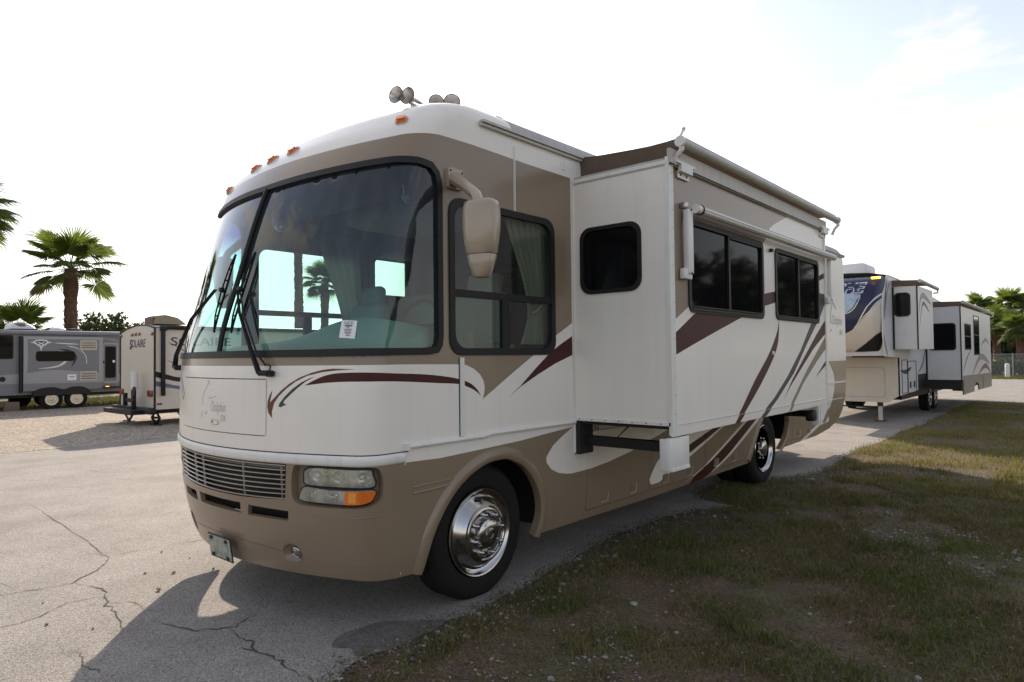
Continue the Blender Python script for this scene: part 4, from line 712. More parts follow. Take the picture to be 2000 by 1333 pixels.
# window awning
AX, AZ_ = XS + .085, 2.835
mb = MB(); mb.lathe([(0, 0), (.030, .0)] + [(.036, .01), (.036, 3.56), (.030, 3.57), (0, 3.57)], 18, (AX, 1.455, AZ_), 'Y'); aw = mb.build('window_awning', 'trimwhite', SR, 40)
for k in range(5): a = R(-40 + k * 38); mb = MB(); mb.tube([(AX + .036 * math.cos(a), 1.47, AZ_ + .036 * math.sin(a)), (AX + .036 * math.cos(a), 5.02, AZ_ + .036 * math.sin(a))], .0035, 4); mb.build('roller_rib', 'dirtywhite', aw, 0)
mb = MB(); mb.lathe([(.039, 0), (.042, .01), (.039, .025)], 18, (AX, 1.447, AZ_), 'Y'); mb.build('spring_cap', 'black', aw)
for y in (1.335, 4.965):
    ar_ = empty('awning_arm'); ar_.parent = SR
    wd = .085 if y < 2 else .045
    mb = MB(); mb.rbox((XS + .045, y, 2.575), (.05, wd, .50), .012); mb.build('arm_channel', 'trimwhite', ar_, 40)
    mb = MB(); mb.rbox((XS + .03, y - .02, 2.325), (.05, wd + .045, .085), .012); mb.build('foot', 'trimwhite', ar_, 40)
    mb = MB(); mb.rbox((XS + .03, y - .03, 2.855), (.05, .05, .05), .01); mb.build('top_bracket', 'steel', ar_, 40)
    mb = MB(); mb.tube([(AX, y + .04, AZ_), (AX, 1.46 if y < 2 else y + .06, AZ_)], .036, 14); mb.build('hub', 'trimwhite', ar_, 40)
    for dz in (2.82, 2.33): mb = MB(); mb.lathe([(.010, 0), (.008, .004), (0, .004)], 8, (XS + .071, y, dz), 'X'); mb.build('bolt', 'darkmetal', ar_, 0)
mb = MB(); mb.rbox((XS + .02, 3.17, 2.72), (.03, .05, .035), .008); mb.build('awning_catch', 'black', SR)
mb = MB(); mb.lathe([(.022, 0), (.018, .012), (0, .014)], 12, (XS, 3.21, 1.71), 'X'); mb.build('water_inlet', 'trimwhite', SR)
# ------------------------------------------------------------------ cab interior
sheet('wall_lining', SK, ccw([(AC * 2 - 4.6, 1.0), (5.0, 1.0), (5.0, 3.30), (AC * 2 - 4.6, 3.30)]), ['inside'], holes=[shrink(WS, .01), DW, PW, PW2, PW3, SLH], off=-.045, grid=[(np.arange(-4.5, .2, .09), np.arange(1.0, 3.3, .09))], seg=.1, parent=RV)
mb = MB(); mb.box((XC, 2.3, 3.22), (2.3, 5.0, .03)); mb.rbox((XC, -.25, 3.10), (2.25, .75, .16), .07); mb.build('headliner', 'headliner', RV)
mb = MB(); mb.rbox((XC + .1, .55, 2.96), (1.2, .9, .18), .08); mb.build('overhead_cabinet', 'headliner', RV)
mb = MB(); mb.box((XC, 4.7, 2.1), (2.5, .05, 2.2)); mb.box((-.22, 1.7, 2.0), (.25, 1.1, 2.0)); mb.box((-.75, 4.3, 2.0), (1.1, .7, 2.1)); mb.build('bulkhead', 'insidedark', RV, 0)
mb = MB(); mb.rbox((-2.25, 1.9, 2.95), (.5, 2.2, .35), .02); mb.build('wall_cabinet', 'wood', RV)
# dash: sweeps up to the instrument hood in front of the driver
A_ = np.linspace(-.62, 2 * AC + .62, 60); rows = []
for a in A_:
    p0 = SK(a, 1.74, -.05); hood = math.exp(-((p0.x + .50) / .52) ** 2)
    ys = [p0.y, p0.y + .10, p0.y + .25, p0.y + .48, p0.y + .66, p0.y + .72]; zs = [1.735, 1.755, 1.79 + .05 * hood, 1.83 + .155 * hood, 1.82 + .15 * hood, 1.55]
    rows.append([(p0.x * (1 - .02 * k) + XC * .02 * k, y, z) for k, (y, z) in enumerate(zip(ys, zs))])
mb = MB(); mb.add([p for r_ in rows for p in r_], [(i * 6 + j + 1, i * 6 + j, (i + 1) * 6 + j, (i + 1) * 6 + j + 1) for i in range(59) for j in range(5)]); mb.build('dashboard', 'dash', RV, 60)
mb = MB(); mb.tube([(-.52 + .22 * math.cos(t), -.18 + .08 * math.sin(t), 1.93 + .20 * math.sin(t)) for t in np.linspace(0, 6.283, 33)[:-1]], .016, 8, closed=True); mb.tube([(-.74, -.18, 1.93), (-.3, -.18, 1.93)], .02, 6); mb.tube([(-.52, -.18, 1.93), (-.52, -.45, 1.70)], .03, 8); mb.build('steering_wheel', 'black', RV)
def cab_seat(x, y, rz, parent):
    s_ = empty('cab_seat', (x, y, 1.03), rz); s_.parent = parent
    mb = MB(); mb.rbox((0, 0, .52), (.56, .54, .16), .06, seg=3); mb.rbox((0, 0, .22), (.4, .4, .45), .03); mb.build('cushion', 'seat', s_)
    mb = MB(); mb.rbox((0, .27, .88), (.54, .16, .66), .07, seg=3, M_=Matrix.Rotation(R(-8), 3, 'X')); mb.build('backrest', 'seat', s_)
    mb = MB(); mb.rbox((0, .335, 1.27), (.34, .12, .21), .055, seg=3, M_=Matrix.Rotation(R(-8), 3, 'X')); mb.build('headrest', 'seat', s_)
    for sx in (-.33, .33): mb = MB(); mb.rbox((sx, .05, .74), (.09, .42, .08), .03); mb.build('armrest', 'seat', s_)
cab_seat(-.55, .30, R(5), RV); cab_seat(-2.1, .28, R(-4), RV)
mb = MB(); mb.rbox((-1.75, 1.15, 2.0), (.95, .35, .68), .12, seg=4); mb.build('sofa_back', 'seat', RV)
def curtain(x, y0, y1, z0, z1, pinch, parent, side):
    """tied-back curtain with pleats along a wall at x"""
    nu, nv = 40, 16; V_ = []
    for j in range(nv):
        v = j / (nv - 1); z = z1 + (z0 - z1) * v; w = 1 - (1 - pinch) * math.sin(math.pi * min(1, v / .78) * .5) ** 1.5 if v < .78 else pinch + (v - .78) * .9
        for i in range(nu):
            u = i / (nu - 1); y = (y1 - (y1 - y0) * w * (1 - u)) if side > 0 else (y0 + (y1 - y0) * w * u)
            V_.append((x + .025 * math.sin(u * 38 + math.sin(v * 3) * .8) * (.5 + .5 * w), y, z))
    mb = MB(); mb.add(V_, [(j * nu + i, j * nu + i + 1, (j + 1) * nu + i + 1, (j + 1) * nu + i) for j in range(nv - 1) for i in range(nu - 1)]); c = mb.build('curtain', 'curtain', parent, 80)
    zt = z1 + (z0 - z1) * .76; ya, yb = (y1 - (y1 - y0) * pinch * 1.1, y1 + .02) if side > 0 else (y0 - .02, y0 + (y1 - y0) * pinch * 1.1)
    mb = MB(); mb.tube([(x + .045, ya + (yb - ya) * t, zt + .16 * (t if side > 0 else 1 - t) ** 1.5) for t in np.linspace(0, 1, 10)], .012, 6); mb.build('tie_cord', 'headliner', c)
curtain(-.10, .34, .82, 1.80, 2.80, .42, RV, 1); curtain(-2.52, .28, .95, 1.55, 2.95, .55, RV, 1); curtain(-2.48, 1.62, 2.2, 1.5, 2.95, .6, RV, 1)
for (x, y, z) in ((-1.98, -.42, 2.98), (-.30, -.40, 2.96)):
    l_ = empty('cab_lamp', (x, y, z)); l_.parent = RV
    mb = MB(); mb.lathe([(.02, .14), (.02, .0), (.05, -.01)], 16, axis='Z'); mb.build('lamp_stem', 'steel', l_)
    mb = MB(); mb.lathe([(.03, -.01), (.075, -.03)] + [(.085 - .002 * k + (.004 if k % 2 else 0), -.05 - .012 * k) for k in range(9)] + [(.04, -.175), (0, -.18)], 20, axis='Z'); mb.build('lamp_globe', 'lampglass', l_, 40)
# ------------------------------------------------------------------ generic trailer bits
mat('tgrey', (.135, .145, .165), .35, coat=.2, var=.04); mat('tgreylight', (.27, .275, .295), .35, coat=.2, var=.04); mat('tgreymid', (.17, .175, .19), .4, var=.05)
mat('tcream', (.60, .545, .46), .4, var=.04, streak=.08); mat('twhite', (.62, .615, .61), .35, var=.04, streak=.06); mat('tblue', (.02, .05, .16), .3, coat=.4)
mat('navy', (.018, .022, .058), .35, spec=.3, coat=.08, var=.15, scale=3); mat('steelblue', (.10, .13, .20), .4); mat('silver', (.55, .56, .58), .35, metal=.3); mat('plasticwhite', (.66, .66, .66), .45, var=.04)
mat('alloy', (.55, .55, .54), .25, metal=1); mat('vinyl', (.42, .38, .31), .5); mat('woodblock', (.15, .11, .085), .9, var=.2, scale=14); mat('litamber', (.9, .35, .03), .3, emis=((1, .45, .05), 1.6))
mat('bluegrad', (.035, .05, .11), .25, coat=.5); mat('iceblue', (.35, .45, .55), .3, var=.3, scale=6); mat('diamondplate', (.10, .095, .09), .35, metal=.8, bump=.6, bscale=40)
def alloy_wheel(x, y, r, w, sg, parent, spokes=5):
    wl = empty('wheel', (x, y, r)); wl.parent = parent; ax = (Vector((sg, 0, 0)), Vector((0, 1, 0)), Vector((0, 0, sg))); k = w / 2
    mb = MB(); mb.lathe([(r * .56, -k), (r * .9, -k), (r, -k + .03), (r, k - .03), (r * .93, k), (r * .62, k + .004), (r * .57, k - .02), (r * .5, k - .08)], 32, (0, 0, 0), ax); mb.build('tyre', 'rubber', wl, 30)
    mb = MB(); mb.lathe([(r * .60, k - .02), (r * .59, k + .006), (r * .55, k + .004), (r * .53, k - .03), (r * .48, k - .10), (0.001, k - .10)], 32, (0, 0, 0), ax); rm = mb.build('rim', 'alloy', wl, 30)
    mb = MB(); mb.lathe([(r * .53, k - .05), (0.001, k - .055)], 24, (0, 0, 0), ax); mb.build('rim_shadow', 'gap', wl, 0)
    for j in range(spokes):
        a = 2 * math.pi * (j + .25) / spokes; d = ax[1] * math.cos(a) + ax[2] * math.sin(a); t_ = ax[0].cross(d); o = ax[0] * (k - .015)
        P = [d * r * .08 + t_ * r * .10, d * r * .55 + t_ * r * .075, d * r * .55 - t_ * r * .075, d * r * .08 - t_ * r * .10]; mb = MB(); mb.add([tuple(p + o) for p in P] + [tuple(p + o - ax[0] * .03) for p in P], [(0, 3, 2, 1), (4, 5, 6, 7), (0, 1, 5, 4), (1, 2, 6, 5), (2, 3, 7, 6), (3, 0, 4, 7)]); mb.build('spoke', 'alloy', rm, 0)
    mb = MB(); mb.lathe([(r * .15, k - .03), (r * .13, k + .004), (0, k + .006)], 16, (0, 0, 0), ax); mb.build('hub', 'alloy', rm, 40)
    return wl
def strip(pts, w0, w1, n=16):
    """tapering curved stripe polygon along a traced centre line"""
    P = spl(pts, 6, False); K = len(P); A_ = []; B_ = []
    for i in range(K):
        a, b = P[max(i - 1, 0)], P[min(i + 1, K - 1)]; tx, ty = b[0] - a[0], b[1] - a[1]; l = math.hypot(tx, ty) or 1; t = i / (K - 1); w = (w0 + (w1 - w0) * t) * (math.sin(math.pi * t) * .9 + .1)
        A_.append((P[i][0] - ty / l * w, P[i][1] + tx / l * w)); B_.append((P[i][0] + ty / l * w, P[i][1] - tx / l * w))
    return A_ + B_[::-1]
# ------------------------------------------------------------------ grey travel trailer, its side parallel to the motorhome
GX = -25.35
TT = empty('travel_trailer', (GX - 1.2, 4.2, 0)); tag(TT, 'grey and silver travel trailer with blue swooshes and rooftop air conditioner', 'trailer')
def adopt(T):
    M_ = Matrix.Translation(T.location).inverted()
    for c in T.children:
        if not c.get('adopted'): c.location = c.location - T.location; c['adopted'] = 1
GP = MX(GX); GQ = MX(GX + .20)
sheet('side_wall', GP, [(-1.2, .55), (7.2, .55), (7.2, 2.72), (-1.2, 2.72)], ['tgrey', 'tgreylight', 'tgreymid'], paints=[(spl([(-1.2, 1.1), (1.2, 1.2), (2.42, 1.26), (2.94, 1.30)], 5, False) + [(3.3, 1.33), (3.3, .95), (-1.2, .98)], 1), ([(-1.2, .55), (7.2, .55), (7.2, .93), (-1.2, .97)], 2), ([(6.1, 1.25), (7.2, 1.22), (7.2, .93), (6.1, .93)], 1), ([(5.6, 2.62), (6.0, 2.55), (6.2, 2.46), (5.6, 2.60)], 1)], thick=.05, parent=TT, smooth=0)
mb = MB(); mb.box((GX - 1.25, 3.0, 1.64), (2.4, 8.38, 2.16)); mb.build('shell', 'tgrey', TT, 0)
mb = MB(); mb.rbox((GX - 1.2, 3.0, 2.78), (2.5, 8.5, .14), .06); mb.build('roof', 'tgreymid', TT)
mb = MB(); mb.tube([(GX + .05, -1.2, 2.74), (GX + .05, 7.2, 2.74)], .06, 10); mb.build('awning_roll', 'tgreymid', TT)
mb = MB(); mb.box((GX - 1.2, 3.0, .50), (2.0, 8.3, .12)); mb.build('frame', 'black', TT, 0)
sheet('slide_side', GQ, [(3.06, .68), (5.56, .68), (5.56, 2.62), (3.06, 2.62)], ['tgreylight', 'tgrey', 'tgreylight', 'tgreymid', 'silver', 'tblue', 'navy'], paints=[([(3.18, 1.0), (5.43, 1.0), (5.43, 2.53), (3.18, 2.53)], 1), (spl([(3.185, 1.32), (3.7, 1.40), (4.15, 1.41), (4.62, 1.36), (5.43, 1.29)], 4, False) + [(5.43, .95), (3.185, .95)], 2), ([(3.06, .68), (5.56, .68), (5.56, .92), (3.06, .95)], 3), (strip([(4.14, 2.11), (4.38, 2.02), (4.39, 1.80), (4.1, 1.55), (3.50, 1.47)], .05, .035), 4), (strip([(4.12, 2.16), (4.45, 2.10), (4.66, 1.86), (4.52, 1.52)], .05, .06), 6), (strip([(4.40, 2.30), (4.72, 2.18), (4.96, 1.92), (5.02, 1.62)], .03, .04), 4), (strip([(4.55, 2.24), (4.76, 2.14), (4.96, 1.9), (5.00, 1.70)], .018, .022), 5), (strip([(3.98, 2.395), (4.4, 2.37), (4.78, 2.35)], .02, .02), 4)], thick=.2, parent=TT, smooth=0)
for d in ((3.08, .68, .03),): mb = MB(); mb.box((GX + .1, 3.0, 1.62), (.2, .06, 2.0)); mb.build('slide_seal', 'black', TT, 0)
win(GQ, rr(3.42, 1.73, 4.64, 2.10, .10), TT, fw=.02, name='slide_window', solid=True, thick=.02)
win(GP, rr(1.3, 1.82, 2.81, 2.66, .07), TT, fw=.03, name='side_window', solid=True); win(GP, rr(-.9, 1.82, .7, 2.66, .07), TT, fw=.03, name='side_window', solid=True)
for z0 in (2.13, .98):
    mb = MB(); mb.prism(rr(4.79, z0, 5.36, z0 + .37, .03, 3), GQ, 0, .02); v_ = mb.build('fridge_vent', 'vinyl', TT, 0)
    for k in range(3): mb = MB(); mb.prism([(4.85, z0 + .09 + k * .085), (5.31, z0 + .09 + k * .085), (5.31, z0 + .112 + k * .085), (4.85, z0 + .112 + k * .085)], GQ, .02, .024); mb.build('louvre', 'gap', v_, 0)
dr = sheet('entry_door', GP, rr(5.62, .86, 6.15, 2.42, .05), ['tgreylight', 'tgrey'], paints=[(rr(5.66, .95, 6.10, 2.36, .04), 1)], off=.025, thick=.03, parent=TT, smooth=0)
win(lambda u, v, o=0.: (GX + .026 + o, u, v), rr(5.69, 1.07, 6.06, 2.28, .06), TT, fw=.02, name='door_window', solid=True, thick=.015)
mb = MB(); mb.rbox((GX + .05, 5.63, 1.68), (.05, .05, .10), .01); mb.build('door_handle', 'black', TT)
mb = MB(); mb.box((GX + .16, 5.86, .72), (.34, .62, .05)); mb.build('entry_step', 'black', TT, 0)
mb = MB(); mb.rbox((GX + .20, 5.72, .74), (.02, .12, .045), .008); mb.build('side_light', 'litamber', TT)
mb = MB(); mb.prism(rr(5.95, 1.66, 6.03, 1.75, .005, 2), GP, .03, .034); mb.build('door_sticker', 'paper', TT, 0)
mb = MB(); mb.prism(rr(4.40, 1.03, 4.68, 1.24, .01, 2), GQ, .0, .004); lb = mb.build('price_card', 'paper', TT, 0); 
for k, w_ in ((0, .10), (1, .07)): mb = MB(); mb.box((GX + .2045, 4.54, 1.165 - .06 * k), (.002, w_ * 2, .03 - .015 * k)); mb.build('card_print', 'tgreymid', lb, 0)
mb = MB(); mb.lathe([(.09, 0), (.08, .02), (0, .022)], 16, (GX, 2.5, 1.12), 'X'); mb.build('cable_port', 'black', TT)
LG = empty('brand_emblem'); LG.parent = TT
def emb(pts, m_, o): mb = MB(); mb.prism(ccw(pts), GQ, 0, o); mb.build('emblem_shape', m_, LG, 0)
emb([(3.24, 2.41), (3.36, 2.44), (3.42, 2.50), (3.58, 2.515), (3.74, 2.50), (3.80, 2.44), (3.93, 2.41), (3.80, 2.38), (3.72, 2.32), (3.62, 2.25), (3.58, 2.10), (3.54, 2.25), (3.44, 2.32), (3.36, 2.38)], 'silver', .004)
emb([(3.40, 2.42), (3.46, 2.46), (3.70, 2.46), (3.76, 2.42), (3.66, 2.34), (3.58, 2.29), (3.50, 2.34)], 'navy', .007)
emb([(3.45, 2.43), (3.50, 2.43), (3.58, 2.385), (3.66, 2.43), (3.71, 2.43), (3.62, 2.365), (3.68, 2.32), (3.63, 2.32), (3.58, 2.35), (3.53, 2.32), (3.48, 2.32), (3.54, 2.365)], 'silver', .010)
mb = MB(); mb.prism(spl([(3.35, .62), (3.45, .72), (3.70, .79), (4.0, .79), (4.28, .71), (4.55, .79), (4.85, .79), (5.05, .70), (5.15, .60)], 4, False) + [(5.15, .5), (3.35, .5)], GQ, -.1, .02); mb.build('fender', 'black', TT, 0)
for y in (3.93, 4.72): alloy_wheel(GX + .02, y, .355, .22, 1, TT, 6)
for y in (3.5, 4.3): alloy_wheel(GX - 2.2, y, .355, .22, -1, TT, 5)
AC_ = empty('air_conditioner'); AC_.parent = TT
mb = MB(); mb.add([(GX - 1.6, 2.87, 2.92), (GX - .6, 2.87, 2.92), (GX - .6, 3.62, 2.92), (GX - 1.6, 3.62, 2.92), (GX - 1.55, 2.90, 3.08), (GX - .65, 2.90, 3.08), (GX - .65, 3.10, 3.17), (GX - 1.55, 3.10, 3.17), (GX - .66, 3.30, 3.15), (GX - 1.54, 3.30, 3.15), (GX - .68, 3.58, 3.0), (GX - 1.52, 3.58, 3.0)], [(0, 1, 5, 4), (4, 5, 6, 7), (7, 6, 8, 9), (9, 8, 10, 11), (11, 10, 2, 3), (1, 2, 10, 8, 6, 5), (0, 4, 7, 9, 11, 3)]); mb.build('cover', 'plasticwhite', AC_, 0)
for k in range(5): mb = MB(); mb.box((GX - .62, 3.12 + .02 * k, 3.11 - .025 * k), (.02, .32 - .03 * k, .010)); mb.build('slot', 'gap', AC_, 0)
mb = MB(); mb.box((GX - 1.1, 3.25, 2.88), (1.05, .8, .06)); mb.build('base', 'gap', AC_, 0)
mb = MB(); mb.lathe([(.28, 0), (.27, .08), (.16, .15), (0, .16)], 16, (GX - .8, 4.35, 2.85), 'Z'); mb.build('roof_vent', 'plasticwhite', TT); mb = MB(); mb.lathe([(.3, 0), (.27, .10), (0, .13)], 16, (GX - .8, 4.85, 2.85), 'Z'); mb.build('roof_vent', 'black', TT)
adopt(TT)
mb = MB(); mb.rbox((-25.3, 2.75, .16), (.3, .42, .32), .02); tag(mb.build('support_block', 'woodblock'), 'brown block standing under the front of the grey trailer', 'block')
# ------------------------------------------------------------------ beige trailer with its rear towards us
BX, BY, BW, BL = -15.36, 3.67, 2.40, 8.0
ST = empty('travel_trailer', (BX - 1.2, BY + 4, 0)); tag(ST, 'beige travel trailer seen from its rear with black awning arm and bumper', 'trailer')
BF, BS = MY(BY), MX(BX)
arc = [(BX - BW, 2.50), (BX - BW * .8, 2.60), (BX - BW * .5, 2.68), (BX - BW * .22, 2.66), (BX, 2.57)]
sheet('rear_wall', BF, [(BX - BW, .44), (BX, .44)] + arc[::-1], ['tcream'], thick=.03, parent=ST, smooth=0)
sheet('side_wall', BS, [(BY, .42), (BY + BL, .42), (BY + BL, 2.57), (BY, 2.57)], ['tcream', 'black', 'steelblue', 'silver'], paints=[([(BY, 1.44), (4.15, 1.28), (7, .8), (7, .62), (4.15, 1.16), (BY, 1.28)], 1), ([(BY, 1.18), (4.15, 1.05), (7, .5), (7, .42), (4.14, .96), (BY, 1.04)], 2), ([(BY, 1.215), (7, .58), (7, .56), (BY, 1.20)], 3), (strip([(4.0, 2.2), (4.3, 2.05), (4.8, 1.7)], .012, .012), 1), (strip([(3.98, 1.72), (4.2, 1.60), (4.6, 1.3)], .010, .010), 1)], thick=.03, parent=ST, smooth=0)
mb = MB(); n = len(arc); mb.add([(x, BY - .03, z + .02) for x, z in arc] + [(x, BY + BL, z + .02) for x, z in arc], [(i, i + 1, n + i + 1, n + i) for i in range(n - 1)]); mb.build('roof', 'dirtywhite', ST, 60)
mb = MB(); mb.tube([(x, BY - .012, z + .01) for x, z in arc], .022, 6); mb.build('roof_edge', 'darkmetal', ST)
mb = MB(); mb.box((BX - BW / 2, BY + BL / 2, 1.45), (BW - .08, BL - .08, 2.0)); mb.build('shell', 'tcream', ST, 0)
for x in (BX, BX - BW): mb = MB(); mb.box((x, BY, 1.50), (.045, .04, 2.15)); mb.build('corner_trim', 'black', ST, 0)
mb = MB(); mb.tube([(BX + .06, BY + .12, 2.585), (BX + .06, BY + 5.2, 2.585)], .055, 10); mb.build('awning_roll', 'black', ST)
mb = MB(); mb.rbox((BX + .06, BY + .19, 1.66), (.10, .095, 1.76), .02); mb.rbox((BX + .06, BY + .20, 2.56), (.13, .17, .12), .03); mb.build('awning_arm', 'black', ST)
lettering('SOLAIRE', BF, BX - 1.16, 2.185, 1.10, .22, 'ink', ST, .004, .12, .012)
lettering('S', BF, BX - 1.63, 2.165, .18, .29, 'ink', ST, .006, .12, .012)
lettering('SOLAIRE', BS, 4.90, 2.22, 1.65, .23, 'ink', ST, .004, 0, .012)
for x, z in ((-2.35, 2.42), (-1.52, 2.43), (-1.28, 2.44), (-1.02, 2.44), (-.15, 2.42)): mb = MB(); mb.rbox((BX + x, BY - .015, z), (.12, .03, .08), .01); mb.build('marker_light', 'red', ST)
for x in (-2.30, -.26): mb = MB(); mb.rbox((BX + x, BY - .02, .84), (.30, .05, .17), .02); mb.build('tail_light', 'red', ST)
mb = MB(); mb.rbox((BX + .012, 3.79, .57), (.02, .12, .05), .006); mb.build('side_reflector', 'red', ST)
mb = MB(); mb.rbox((BX - 1.05, BY - .16, .40), (2.75, .16, .16), .02); mb.build('bumper', 'black', ST)
mb = MB(); mb.box((BX - 1.2, BY + 3, .36), (2.0, 7, .12)); mb.build('frame', 'black', ST, 0)
mb = MB(); mb.tube([(BX - .70, BY - .24, .95), (BX - .70, BY - .24, 1.42)], .09, 14); mb.build('white_tube', 'plasticwhite', ST)
RK = empty('rear_rack'); RK.parent = ST
mb = MB(); mb.rbox((BX - .70, BY - .26, .70), (.10, .10, .62), .01); mb.build('post', 'black', RK); mb = MB(); mb.rbox((BX - .85, BY - .30, .66), (.62, .08, .10), .01); mb.build('crossbar', 'black', RK); mb = MB(); mb.rbox((BX - 1.12, BY - .32, .68), (.09, .10, .34), .015); mb.build('clamp', 'black', RK); mb = MB(); mb.rbox((BX - .64, BY - .28, .90), (.13, .06, .24), .01); mb.build('bracket', 'darkmetal', RK)
for x in (-2.05, -.18):
    jk = empty('stabilizer_jack'); jk.parent = ST; c = Vector((BX + x, BY + .10, 0))
    for s_ in (-1, 1): mb = MB(); mb.tube([c + Vector((s_ * .05, 0, .34)), c + Vector((s_ * .26, 0, .20)), c + Vector((s_ * .05, 0, .05))], .035, 6); mb.build('leg', 'black', jk)
    mb = MB(); mb.rbox(c + Vector((0, 0, .02)), (.42, .18, .035), .01); mb.build('foot', 'black', jk); mb = MB(); mb.tube([c + Vector((-.27, 0, .20)), c + Vector((.27, 0, .20))], .03, 6); mb.build('screw', 'darkmetal', jk)
mb = MB(); mb.tube([(BX + .02, BY + .55, .36), (BX + .02, BY + .72, .10), (BX + .02, BY + .95, .36)], .02, 5); mb.build('step_brace', 'black', ST)
mb = MB(); prof = [(3.78, 2.70), (3.86, 2.92), (4.10, 2.95), (4.42, 2.88), (4.66, 2.70)]; mb.add([(x, y, z) for x in (-16.35, -15.75) for y, z in prof], [(0, 1, 2, 3, 4)[::-1], (5, 6, 7, 8, 9)] + [(i, i + 1, 6 + i, 5 + i) for i in range(4)]); mb.build('roof_vent_cover', 'khaki', ST, 0)
mb = MB(); mb.box((-16.05, 3.80, 2.78), (.56, .05, .20)); mb.build('vent_grille', 'wood', ST, 0)
for y in (8.2, 9.1): alloy_wheel(BX - .12, y, .36, .22, 1, ST); 
adopt(ST)
# ------------------------------------------------------------------ fifth wheel trailer behind the motorhome
FX = -.30
FW = empty('fifth_wheel_trailer', (FX - 1.2, 19, 0)); tag(FW, 'white fifth wheel trailer with navy nose cap and two slide rooms', 'trailer')
FS = MX(FX); FN = MY(14.90)
sheet('lower_front', FN, [(-2.75, .5), (-.57, .49), (FX, .67), (FX, 1.58), (-2.75, 1.58)], ['tcream'], thick=.02, parent=FW, smooth=0)
mb = MB(); mb.tube([(x, 14.895, z) for x, z in rr(-2.3, .62, -.62, 1.34, .10)], .008, 4, closed=True); mb.build('pass_door_seal', 'dirtywhite', FW); mb = MB(); mb.box((-1.72, 14.885, .66), (.16, .03, .04)); mb.build('door_latch', 'black', FW, 0)
sheet('side_wall', FS, [(14.90, .66), (17.1, .70), (25.6, .72), (25.6, 3.05), (19.6, 3.30), (15.5, 3.46), (13.85, 3.49), (13.50, 3.1), (13.36, 2.8), (13.36, 2.1), (13.5, 1.62), (14.90, 1.58)], ['twhite', 'silver', 'black', 'tgreymid', 'navy'], paints=[(strip([(13.85, 3.47), (13.60, 2.9), (13.45, 2.4)], .05, .03), 2), (strip([(14.1, 3.38), (13.75, 3.0), (13.55, 2.5)], .05, .02), 3), (strip([(13.40, 2.15), (13.5, 1.9), (13.75, 1.62)], .04, .08), 3), (strip([(15.0, 1.27), (15.6, 1.22), (16.3, 1.32)], .04, .07), 2), ([(17.1, .70), (18.3, .70), (18.3, 1.12), (17.1, 1.12)], 2), (strip([(17.1, 1.15), (17.8, 1.4), (18.3, 1.9)], .04, .09), 3), (strip([(16.2, 1.95), (16.6, 2.08), (17.3, 2.2)], .05, .08), 3)], thick=.03, parent=FW, smooth=0)
mb = MB(); mb.add([(x, y, z) for x in (FX - .03, FX - 2.42) for y, z in [(14.92, .68), (25.58, .74), (25.58, 3.02), (13.88, 3.45), (13.55, 3.1), (13.42, 2.5), (13.55, 1.64), (14.92, 1.60)]], [(0, 1, 2, 3, 4, 5, 6, 7), tuple(range(15, 7, -1))] + [(i, 8 + i, 8 + (i + 1) % 8, (i + 1) % 8) for i in range(8)]); mb.build('shell', 'twhite', FW, 0)
# rounded nose cap: rows of height, columns across
rows = []; zs = [1.60, 1.75, 1.95, 2.2, 2.5, 2.8, 3.05, 3.25, 3.40, 3.47, 3.50]; fy = [13.95, 13.42, 13.26, 13.15, 13.08, 13.08, 13.14, 13.24, 13.40, 13.58, 13.90]
def capmap(u, v, o=0.):
    d = u - (FX - 1.2); y0 = float(np.interp(v, zs, fy)); e = abs(d) / 1.2
    return (u, y0 + .10 * e ** 2 + .32 * max(0, (e - .86) / .14) ** 2 - o, v)
cu = np.concatenate([np.linspace(FX - 2.4, FX - .2, 22), np.linspace(FX - .18, FX, 8)])
sheet('nose_cap', capmap, [(FX - 2.4, 1.60), (FX, 1.60), (FX, 3.50), (FX - 2.4, 3.50)], ['navy', 'tcream', 'black', 'silver'], paints=[(spl([(FX - 2.4, 1.62), (-1.10, 2.13), (-.80, 2.35), (-.52, 2.62), (FX, 2.95)], 4, False) + [(FX, 1.55), (FX - 2.4, 1.55)], 1), ([(-1.12, 1.60), (-.66, 1.92), (FX, 2.22), (FX, 1.55), (-1.12, 1.55)], 2), ([(-.80, 2.35), (-.60, 2.72), (FX, 3.1), (FX, 2.95), (-.52, 2.62)], 3), ([(-.72, 2.45), (-.56, 2.74), (FX, 3.04), (FX, 2.98), (-.52, 2.66)], 0), (strip([(-1.60, 2.55), (-.96, 2.62), (-.74, 2.9), (-.72, 3.1)], .012, .010), 3)], parent=FW, grid=[(cu, np.arange(1.62, 3.5, .06))], seg=.06, smooth=60)
sheet('nose_picture', capmap, spl([(-1.9, 3.05), (-.80, 3.05), (-.78, 2.90), (-.92, 2.68), (-1.25, 2.55), (-1.9, 2.6)], 4), ['iceblue'], off=.004, parent=FW, grid=[(np.arange(-1.9, -.7, .1), np.arange(2.5, 3.1, .06))], seg=.06, smooth=60)
lettering('AVALANCHE', capmap, -1.62, 3.19, 2.06, .27, 'silver', FW, .006, .3, .05); lettering('AVALANCHE', capmap, -1.62, 3.19, 1.98, .215, 'tblue', FW, .010, .3, .01)
mb = MB(); mb.rbox((-.42, 13.34, 3.40), (.19, .06, .05), .012); mb.build('cap_light', 'litamber', FW)
mb = MB(); mb.lathe([(.03, 0), (.02, .02), (0, .022)], 8, (-.98, 13.17, 2.33), (Vector((0, -1, 0)), Vector((1, 0, 0)), Vector((0, 0, 1)))); mb.build('cap_snap', 'chrome', FW)
mb = MB(); n = 7; yy = np.linspace(13.9, 25.6, 12); V_ = []
